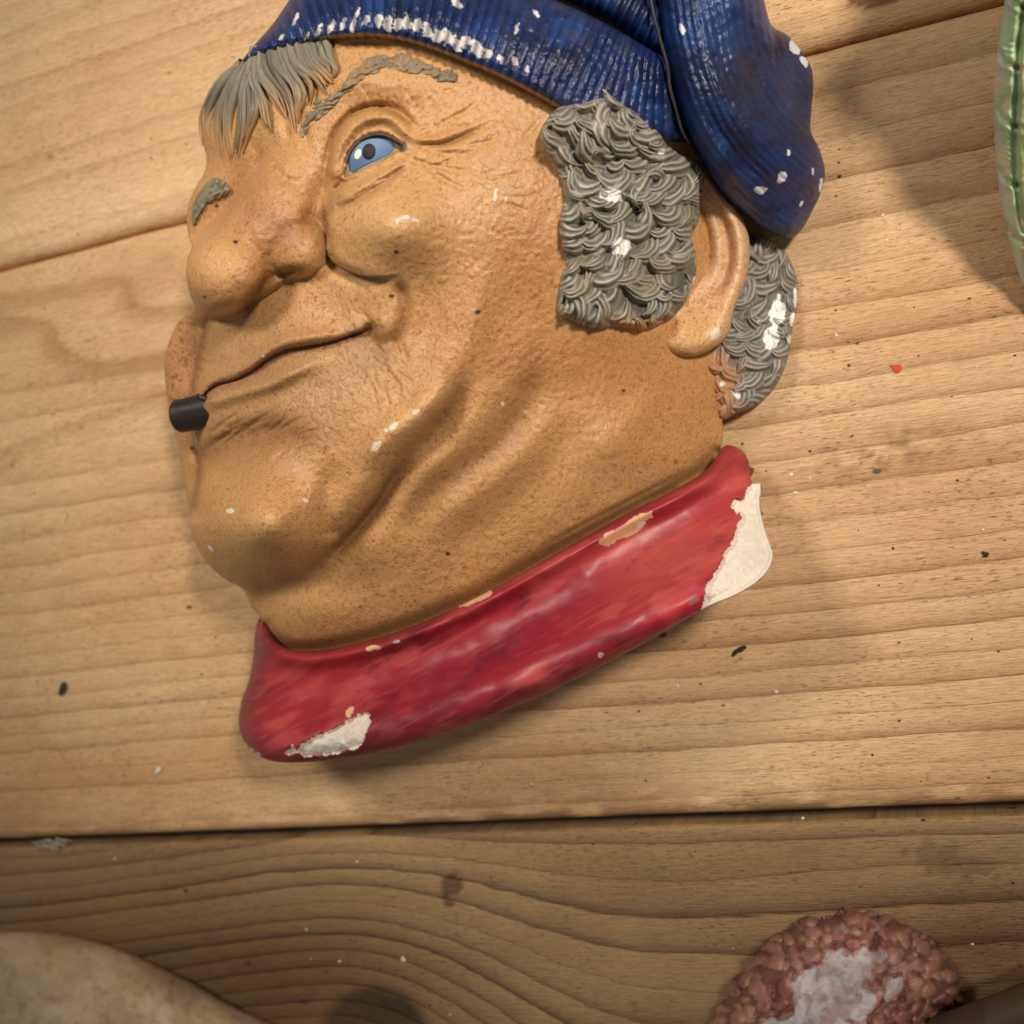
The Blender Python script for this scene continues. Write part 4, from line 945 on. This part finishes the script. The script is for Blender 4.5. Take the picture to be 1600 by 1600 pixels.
def tail_col(u, v, h, s):
    c = cap_base(u, v)
    blend(c, 0.45 * sstep(pnoise(u, v, 36, 3, 7), .4, .6) * blob(u, v, 1130, 240, 90, 110), srgb(36, 84, 140))
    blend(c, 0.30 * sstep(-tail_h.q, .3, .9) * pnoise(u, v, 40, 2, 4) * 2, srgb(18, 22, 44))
    dm = np.maximum(blob(u, v, 1238, 150, 34, 78, -12), 0.8 * blob(u, v, 1175, 120, 46, 74, -25)) * (0.55 + 0.8 * (pnoise(u, v, 12, 3, 3) - .2))
    blend(c, 0.6 * dm, srgb(84, 80, 84))
    for i, (cx, cy, sx, sy, ro) in enumerate(((1190, 297, 11, 6, -5), (1222, 276, 6, 9, 30), (1232, 238, 3, 5, 0), (1283, 290, 3, 12, 5), (1243, 72, 9, 14, -35), (1256, 96, 5, 10, -25), (1066, 46, 4, 8, -20), (1252, 318, 2, 6, 30), (1270, 268, 2, 5, 0))):
        blend(c, patch(u, v, cx, cy, sx, sy, ro, 0.5, 7, i), srgb(232, 230, 232), 1.0)
    return c
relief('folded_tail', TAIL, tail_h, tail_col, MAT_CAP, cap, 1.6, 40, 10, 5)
tr2 = random.Random(5)
seam = [(x + tr2.uniform(-1.5, 1.5), y, BASE_h) for x, y, BASE_h in [(1012, -30, 262), (1020, 20, 258), (1030, 60, 250), (1042, 105, 240), (1046, 135, 232), (1056, 172, 218), (1068, 205, 205), (1078, 224, 192)]]
tubes('seam', [([(x, y, h + 8) for x, y, h in seam], 2.4, 2.2, srgb(40, 38, 40), srgb(92, 86, 72))], MAT_HAIR, cap, 60, 8)

# ------------------------------------------------------------------ collar
COLL_BOT = [(1131, 697), (1158, 703), (1170, 722), (1174, 752), (1190, 757), (1187, 785), (1192, 815), (1203, 850), (1208, 868), (1202, 888), (1185, 908), (1150, 930), (1100, 952), (1040, 986), (960, 1030), (850, 1084), (740, 1130), (650, 1160), (560, 1182), (480, 1191), (424, 1189), (390, 1170), (374, 1138), (376, 1100), (389, 1062), (396, 1022), (398, 990), (408, 965)]
CT = spline(COLL_TOP, 6); CB = spline(COLL_BOT[8:-7] , 4)
COLLAR = COLL_TOP[::-1] + COLL_BOT[1:-1]
ctop = tps([(1131, 697, 70), (1052, 766, 150), (980, 802, 180), (880, 858, 226), (780, 915, 240), (700, 955, 246), (620, 987, 246), (550, 1007, 238), (480, 1016, 225), (425, 1000, 195), (400, 965, 170)])
CLEFT = spline([(408, 965), (398, 990), (396, 1022), (389, 1062), (376, 1100), (374, 1138), (390, 1170)], 4)
WHITE_R = [(1176, 752), (1190, 754), (1190, 785), (1194, 815), (1212, 868), (1205, 892), (1150, 934), (1094, 955), (1098, 935), (1106, 915), (1116, 898), (1126, 884), (1130, 866), (1142, 850), (1148, 836), (1152, 820), (1160, 808), (1156, 800), (1150, 806), (1146, 796), (1140, 792), (1148, 780), (1160, 782), (1164, 768)]
WHITE_L = [(441, 1175), (458, 1164), (462, 1172), (472, 1160), (492, 1150), (516, 1140), (540, 1128), (556, 1118), (578, 1114), (580, 1126), (572, 1142), (568, 1160), (560, 1168), (530, 1176), (500, 1181), (476, 1183), (466, 1176), (452, 1180)]
BEIGE_M = [(934, 846), (948, 832), (966, 826), (984, 812), (1000, 802), (1018, 798), (1020, 808), (1008, 816), (1004, 824), (984, 838), (966, 844), (952, 854), (940, 852)]
def coll_h(u, v, s):
    dT, _, _ = seg_dist(u, v, CT); dB, _, _ = seg_dist(u, v, CB)
    t = dT / (dT + dB + 1e-6)
    hT = ctop(u, v)
    side = sstep(1208 - u, 0, 240)
    h = hT - 95 * t * side - 40 * t * (1 - side) + 22 * np.exp(-((dT - 12) / 14) ** 2) - 12 * np.exp(-((t - .35) / .2) ** 2) + 26 * np.exp(-((t - .78) / .22) ** 2) * side
    h = np.maximum(h, 22)
    dl, _, _ = seg_dist(u, v, CLEFT)
    h = h - 60 * (1 - np.sqrt(np.clip(1 - np.clip(1 - dl / 55, 0, 1) ** 2, 0, 1)))
    h = round_edge(h, s, 16 + 12 * (t > .5), 16 + 26 * (t > .5) * side)
    coll_h.t = t
    m = np.maximum(polypatch(u, v, WHITE_R, 5, 9), polypatch(u, v, WHITE_L, 3, 7))
    m = m * sstep(s, 0, 10)
    coll_h.dT = dT
    return np.maximum(h - 10 * m + m * (pnoise(u, v, 9, 3, 2) - .5) * 7 + (pnoise(u, v, 40, 2, 8) - .5) * 5, 4)
def coll_col(u, v, h, s):
    t = coll_h.t
    c = rgba(srgb(150, 36, 46), len(u))
    x = u + 0.45 * v; y = v - 0.45 * u       # along and across the band
    al = 0.88 * u - 0.47 * v; ac = 0.47 * u + 0.88 * v
    str_ = fbm(al / 100, ac / 34, 6)
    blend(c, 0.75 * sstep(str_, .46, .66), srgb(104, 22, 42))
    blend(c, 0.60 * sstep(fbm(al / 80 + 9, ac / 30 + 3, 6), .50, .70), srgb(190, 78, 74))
    blend(c, 0.18 * sstep(fbm(al / 40 + 5, ac / 4.5, 3), .55, .75), srgb(206, 112, 98))
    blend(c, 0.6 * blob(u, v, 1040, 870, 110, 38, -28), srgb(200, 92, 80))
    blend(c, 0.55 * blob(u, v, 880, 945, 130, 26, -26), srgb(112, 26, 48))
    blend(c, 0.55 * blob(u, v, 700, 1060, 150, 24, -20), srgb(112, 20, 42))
    blend(c, 0.5 * blob(u, v, 1075, 945, 60, 14, -28), srgb(196, 14, 44))
    blend(c, 0.5 * blob(u, v, 480, 1050, 70, 40), srgb(172, 52, 50))
    blend(c, 0.35 * blob(u, v, 1150, 760, 40, 50), srgb(206, 90, 84))
    blend(c, 0.45 * sstep(fbm(u / 9 + 4, v / 5, 3), .55, .72) * blob(u, v, 985, 880, 60, 24, -24), srgb(120, 24, 46))
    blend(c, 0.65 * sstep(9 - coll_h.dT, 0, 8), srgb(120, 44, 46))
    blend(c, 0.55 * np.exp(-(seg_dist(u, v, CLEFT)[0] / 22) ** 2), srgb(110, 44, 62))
    for P in (WHITE_R, WHITE_L): blend(c, polypatch(u, v, P, 4, 8), PLASTER * 0.98, 1.0)
    m = polypatch(u, v, WHITE_L, 4, 8) * sstep(fbm(u / 9, v / 6, 3), .52, .62) * blob(u, v, 535, 1160, 40, 12, -12); blend(c, 0.7 * m, srgb(168, 176, 188))
    blend(c, 0.85 * polypatch(u, v, BEIGE_M, 3, 7), srgb(222, 176, 132), 0.6)
    for i, (cx, cy, sx, sy, ro) in enumerate(((752, 932, 20, 5, -28), (728, 943, 14, 4, -20), (584, 1012, 16, 4, -12), (546, 1112, 5, 8, 20), (392, 1172, 6, 3, 30), (402, 1178, 5, 3, 30), (1000, 820, 8, 4, -25), (938, 1024, 5, 5, 0), (620, 1003, 6, 3, -15), (384, 1164, 4, 3, 40))):
        blend(c, 0.9 * patch(u, v, cx, cy, sx, sy, ro, 0.6, 7, i), srgb(226, 180, 140) if i < 4 else srgb(214, 196, 190), 0.6)
    blend(c, 0.8 * patch(u, v, 1083, 940, 9, 4, -30, .5, 5), srgb(120, 100, 104))
    return c
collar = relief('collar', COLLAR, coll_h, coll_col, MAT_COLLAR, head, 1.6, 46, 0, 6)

# ------------------------------------------------------------------ cigar stub
def stub():
    pts = spline([(340, 637, 268), (314, 643, 268), (292, 648, 268), (281, 650, 268)], 6); n = len(pts)
    C = W(pts[:, 0], pts[:, 1], pts[:, 2]); T = np.gradient(C, axis=0); T /= np.linalg.norm(T, axis=1)[:, None]
    A = np.cross(T, [0, 0, 1.0]); A /= np.linalg.norm(A, axis=1)[:, None]; B = np.cross(A, T)
    nr = 28; an = np.linspace(0, 2 * math.pi, nr, endpoint=False)
    rad = np.full(n, 24.5) * S
    rows = []
    for i in range(n):
        rr = rad[i] * (1 + 0.014 * np.cos(an * 9 + i * .15) + 0.01 * np.cos(an * 5))
        rows.append(C[i] + rr[:, None] * (np.cos(an)[:, None] * A[i] + np.sin(an)[:, None] * B[i]))
    for k, (f, d) in enumerate(((.93, 2.0), (.80, 4.0), (.45, 4.6), (.05, 4.2))):
        rows.append(C[-1] + T[-1] * d * S + rad[-1] * f * (np.cos(an)[:, None] * A[-1] + np.sin(an)[:, None] * B[-1]))
    Vv = np.vstack(rows); m = len(rows); idx = np.arange(m * nr).reshape(m, nr); nx = np.roll(idx, -1, 1)
    F = np.stack([idx[:-1], nx[:-1], nx[1:], idx[1:]], -1).reshape(-1, 4)
    c = rgba(srgb(38, 27, 24), len(Vv))
    for i in (m - 4, m - 3):
        for j in range(nr):
            if 0.3 < (an[j] / math.pi) % 2 < 0.62: c[i * nr + j, :3] = srgb(176, 146, 128)
    return mesh('cigar', Vv, F, MAT_CIGAR, head, c)
stub()
tubes('cigar_wrapper_leaf', [([(322, 624, 292), (314, 620, 294), (307, 616, 294)], 4.5, 2, srgb(40, 30, 28), srgb(36, 28, 26))], MAT_CIGAR, head, 8, 8)

# ------------------------------------------------------------------ neighbours on the table
# green moulded rim, upper right
GREEN = [(1574, -70), (1570, 0), (1559, 70), (1553, 140), (1553, 210), (1559, 280), (1570, 350), (1585, 410), (1604, 462), (1640, 530), (1700, 580), (1800, 560), (1860, 400), (1900, 100), (1900, -300), (1800, -520), (1680, -500), (1610, -330), (1586, -180)]
GR = Raster(1530, -540, 1920, 600)
GR.H = on_grid(tps([(1574, -70, 300), (1568, 10, 258), (1555, 150, 195), (1560, 280, 115), (1585, 410, 52), (1604, 462, 30), (1640, 530, 20), (1700, 580, 18), (1700, 300, 150), (1700, 100, 250), (1860, 400, 60), (1880, 100, 150), (1650, -300, 400), (1800, -500, 330), (1800, 300, 110), (1620, 200, 195), (1610, 350, 110)]), GR)
GR.crease([(1608, -40), (1593, 60), (1588, 150), (1586, 240), (1592, 310), (1604, 380)], 9, 5, (0.05, 0.1), 4)
for k, y in enumerate(range(-20, 430, 92)):
    x = 1575 if y < 40 else (1560 if y < 300 else 1575)
    GR.crease([(x - 4, y), (x + 8, y + 22), (x + 26, y + 32), (x + 38, y + 36)], 7, 4.5, (0.1, 0.1), 3)
for k, y in enumerate(range(60, 380, 9)):
    if (y // 50) % 3 == 1: GR.crease([(1566, y), (1576, y + 5), (1586, y + 6)], 2.6, 2.4)
GR.H += (pnoise(GR.U, GR.V, 22, 3, 1) - .5) * 8
def green_col(u, v, h, s):
    c = rgba(srgb(192, 216, 170), len(u)); blend(c, .5 * sstep(pnoise(u, v, 30, 3, 2), .45, .65), srgb(160, 192, 136))
    blend(c, .75 * sstep(u, 1590, 1600), srgb(176, 182, 130))
    blend(c, .9 * sstep(14 + 10 * (pnoise(u, v, 20, 2, 4) - .5) - s, 0, 8) * sstep(pnoise(u, v, 26, 3, 7), .42, .56), srgb(206, 204, 196), .5)
    blend(c, .9 * sstep(pnoise(u, v, 18, 3, 8), .60, .68), srgb(222, 206, 172), .7)
    return c
g = relief('green_moulded_dish', GREEN, lambda u, v, s: round_edge(GR.sample(u, v), s, 22, 26), green_col, MAT_GREEN, None, 2.2, 60, 0, 6)
tag(g, 'pale green moulded dish rim with incised leaf veins at the upper right edge', 'dish')

# pink knobbly piece with a dark brown edge, lower right
PINK = [(1100, 1625), (1116, 1590), (1134, 1556), (1162, 1512), (1196, 1478), (1226, 1452), (1256, 1434), (1300, 1424), (1336, 1419), (1372, 1421), (1404, 1432), (1440, 1448), (1470, 1474), (1490, 1506), (1505, 1540), (1508, 1566), (1480, 1590), (1440, 1640), (1400, 1730), (1200, 1740), (1110, 1690)]
prn = random.Random(11); bumps = []
for _ in range(1500):
    x, y = prn.uniform(1090, 1520), prn.uniform(1410, 1740); rad = prn.uniform(6, 14)
    if all(math.hypot(x - a, y - b) > 0.66 * (rad + c) for a, b, c in bumps): bumps.append((x, y, rad))
def pink_h(u, v, s):
    k = np.zeros_like(u)
    u1 = u + 16 * (pnoise(u, v, 24, 2, 3) - .5); v1 = v + 16 * (pnoise(u, v, 24, 2, 8) - .5)
    for x, y, rad in bumps:
        m = np.flatnonzero((np.abs(u1 - x) < rad * 1.2) & (np.abs(v1 - y) < rad * 1.2))
        d2 = ((u1[m] - x) ** 2 + (v1[m] - y) ** 2) / rad ** 2; k[m] = np.maximum(k[m], np.sqrt(np.clip(1 - d2 * .8, 0, 1)) * rad * .85)
    pink_h.k = k
    wp = np.maximum(patch(u, v, 1310, 1556, 58, 92, 32, .75, 46), patch(u, v, 1262, 1600, 70, 46, -20, .7, 40))
    pink_h.w = wp
    d = 165 - 120 * (((u - 1320) / 230) ** 2 + ((v - 1640) / 240) ** 2)
    return round_edge(d + k * (1 - .75 * wp) + 3 * wp + (pnoise(u, v, 14, 3, 2) - .5) * 9, s - 7 + k * .6, 60, 70)
def pink_col(u, v, h, s):
    c = rgba(srgb(196, 146, 132), len(u)); blend(c, .75 * sstep(pnoise(u, v, 32, 3, 3), .48, .62), srgb(160, 88, 86))
    blend(c, .75 * sstep(pnoise(u, v, 26, 3, 6), .54, .68), srgb(212, 160, 130))
    blend(c, .55 * (1 - sstep(pink_h.k, 2, 7)), srgb(104, 70, 62))
    blend(c, pink_h.w * (0.55 + 0.45 * sstep(pnoise(u, v, 22, 3, 9), .4, .55)), srgb(214, 204, 208), .8)
    return c
pk_root = empty('knobbly_ornament', tuple(W([1310], [1640], [0])[0]))
tag(pk_root, 'knobbly pink and red painted ornament with a white worn patch and dark brown edge', 'ornament')
PINK = [(x + prn.uniform(-5, 5), y + prn.uniform(-5, 5)) for x, y in spline(PINK, 2, True)]
relief('knobbly_body', PINK, pink_h, pink_col, MAT_PINK, pk_root, 2.0, 30, 0, 5)
BRIM = [(1370, 1650), (1400, 1618), (1440, 1594), (1500, 1573), (1560, 1550), (1610, 1530), (1700, 1500), (1780, 1560), (1760, 1700), (1560, 1760), (1390, 1730)]
relief('brown_brim', BRIM, lambda u, v, s: round_edge(140 + 0.18 * (u - 1500) * 0 - 0.15 * np.abs(u - 1540) + 14 * sstep(s, 0, 60), s, 40, 36), flat(srgb(78, 62, 50)), MAT_BROWN, pk_root, 2.5, 60, 0, 5)

# beige stone, lower left
STONE = [(-190, 1560), (-140, 1490), (-60, 1460), (0, 1454), (70, 1456), (140, 1467), (215, 1494), (290, 1530), (360, 1570), (430, 1602), (500, 1650), (520, 1720), (440, 1800), (200, 1850), (-80, 1830), (-190, 1720)]
def stone_h(u, v, s): return round_edge(150 - 60 * (((u - 150) / 330) ** 2 + ((v - 1670) / 220) ** 2) + (pnoise(u, v, 90, 3, 2) - .5) * 26 + (pnoise(u, v, 12, 2, 6) - .5) * 3, s, 90, 95)
def stone_col(u, v, h, s):
    c = rgba(srgb(220, 196, 164), len(u)); blend(c, .7 * sstep(pnoise(u, v, 70, 4, 3), .44, .62), srgb(186, 160, 128))
    blend(c, .5 * sstep(pnoise(u, v, 60, 3, 8), .5, .66), srgb(216, 186, 140)); blend(c, .3 * sstep(pnoise(u, v, 9, 3, 5), .60, .72), srgb(130, 104, 74)); return c
st = relief('beige_stone', STONE, stone_h, stone_col, MAT_STONE, None, 3.0, 50, 0, 5)
tag(st, 'smooth mottled beige stone cut off by the lower left corner', 'stone')

# ------------------------------------------------------------------ litter on the planks
def flake(name, pts, thick, color, label, cat, group=None):
    P = np.array(pts, float); n = len(P); c = P.mean(0)
    top = W(P[:, 0], P[:, 1], np.full(n, thick)); bot = W(P[:, 0], P[:, 1], np.full(n, 0.5))
    cen = W([c[0]], [c[1]], [thick * 1.5])
    me = bpy.data.meshes.new(name)
    Vv = np.vstack([top, bot, cen])
    F = [(i, 2 * n, (i + 1) % n) for i in range(n)] + [(i, (i + 1) % n, n + (i + 1) % n, n + i) for i in range(n)] + [tuple(range(n, 2 * n))]
    me.from_pydata([tuple(x) for x in Vv], [], F); me.update()
    a = me.attributes.new('paint', 'FLOAT_COLOR', 'POINT'); a.data.foreach_set('color', rgba(color, len(Vv)).astype(np.float32).ravel())
    o = link(name, me, MAT_BIT)
    tag(o, label, cat, group); return o
flake('bark_flake', [(1143, 1024), (1147, 1016), (1155, 1011), (1164, 1008), (1167, 1012), (1160, 1018), (1152, 1021), (1147, 1026)], 3, srgb(46, 42, 40), 'thin dark flake on the wood just below the chipped collar', 'flake')
flake('dark_crumb', [(93, 1073), (97, 1066), (103, 1066), (105, 1074), (101, 1083), (95, 1088), (91, 1085)], 3, srgb(56, 50, 44), 'dark oval crumb on the plank left of the red collar', 'crumb')
flake('red_paint_fleck', [(1389, 570), (1398, 570), (1407, 569), (1410, 576), (1404, 583), (1398, 583), (1394, 576)], 1.2, srgb(206, 76, 56), 'small red paint fleck on the bright plank right of the grey curls', 'paint fleck')
flake('black_crumb', [(1534, 861), (1540, 862), (1546, 864), (1543, 870), (1537, 871)], 2.5, srgb(44, 38, 34), 'black crumb near the right edge level with the broken collar', 'crumb')
flake('plaster_chip', [(242, 1206), (246, 1199), (252, 1199), (250, 1206), (245, 1209)], 3, srgb(236, 226, 206), 'white plaster chip on the plank below left of the collar', 'plaster chip')
flake('plaster_chip', [(626, 1497), (631, 1494), (635, 1502), (628, 1503)], 3, srgb(236, 230, 220), 'tiny white plaster chip on the dark wood above the knot', 'plaster chip')
# lint caught in the gap
lr = random.Random(3); ls = []
for _ in range(26):
    x, y = 82 + lr.gauss(0, 9), 1322 + lr.gauss(0, 3.5); a = lr.uniform(-.6, .6); L = lr.uniform(7, 15)
    ls.append(([(x - L * math.cos(a), y - L * math.sin(a), lr.uniform(1, 6)), (x, y + lr.uniform(-4, 4), lr.uniform(3, 9)), (x + L * math.cos(a), y + L * math.sin(a), lr.uniform(1, 6))], 1.6, 1.2, srgb(176, 164, 146), srgb(186, 172, 150)))
o = tubes('lint', ls, MAT_BIT, None, 6, 5); tag(o, 'pale tuft of lint caught in the gap between the planks at the left', 'lint')
# dust: uncountable
dr = random.Random(21); Vd, Fd, Cd = [], [], []
for _ in range(340):
    x, y = dr.uniform(-100, 1700), dr.uniform(-40, 1650); k = dr.random(); rad = dr.uniform(.7, 2.2) * (1.3 if k < .3 else 1)
    c0 = W([x], [y], [0.6])[0]; b = len(Vd) ; n = 5
    for j in range(n):
        a = 2 * math.pi * j / n + dr.uniform(-.4, .4); q = rad * dr.uniform(.6, 1.3) * S; Vd.append((c0[0] + q * 1.3 * math.cos(a), c0[1] + q * math.sin(a), c0[2]))
    Vd.append((c0[0], c0[1], c0[2] + rad * S * .9))
    Fd += [(b + j, b + (j + 1) % n, b + n) for j in range(n)]
    col = srgb(232, 222, 196) if k < .28 else (srgb(52, 42, 34) if k < .75 else srgb(118, 84, 54)); Cd += [list(col) + [0]] * (n + 1)
o = mesh('dust_specks', np.array(Vd), np.array(Fd), MAT_BIT, None, np.array(Cd), smooth=False); tag(o, 'fine pale and dark specks scattered over the planks', 'dust', None, 'stuff')
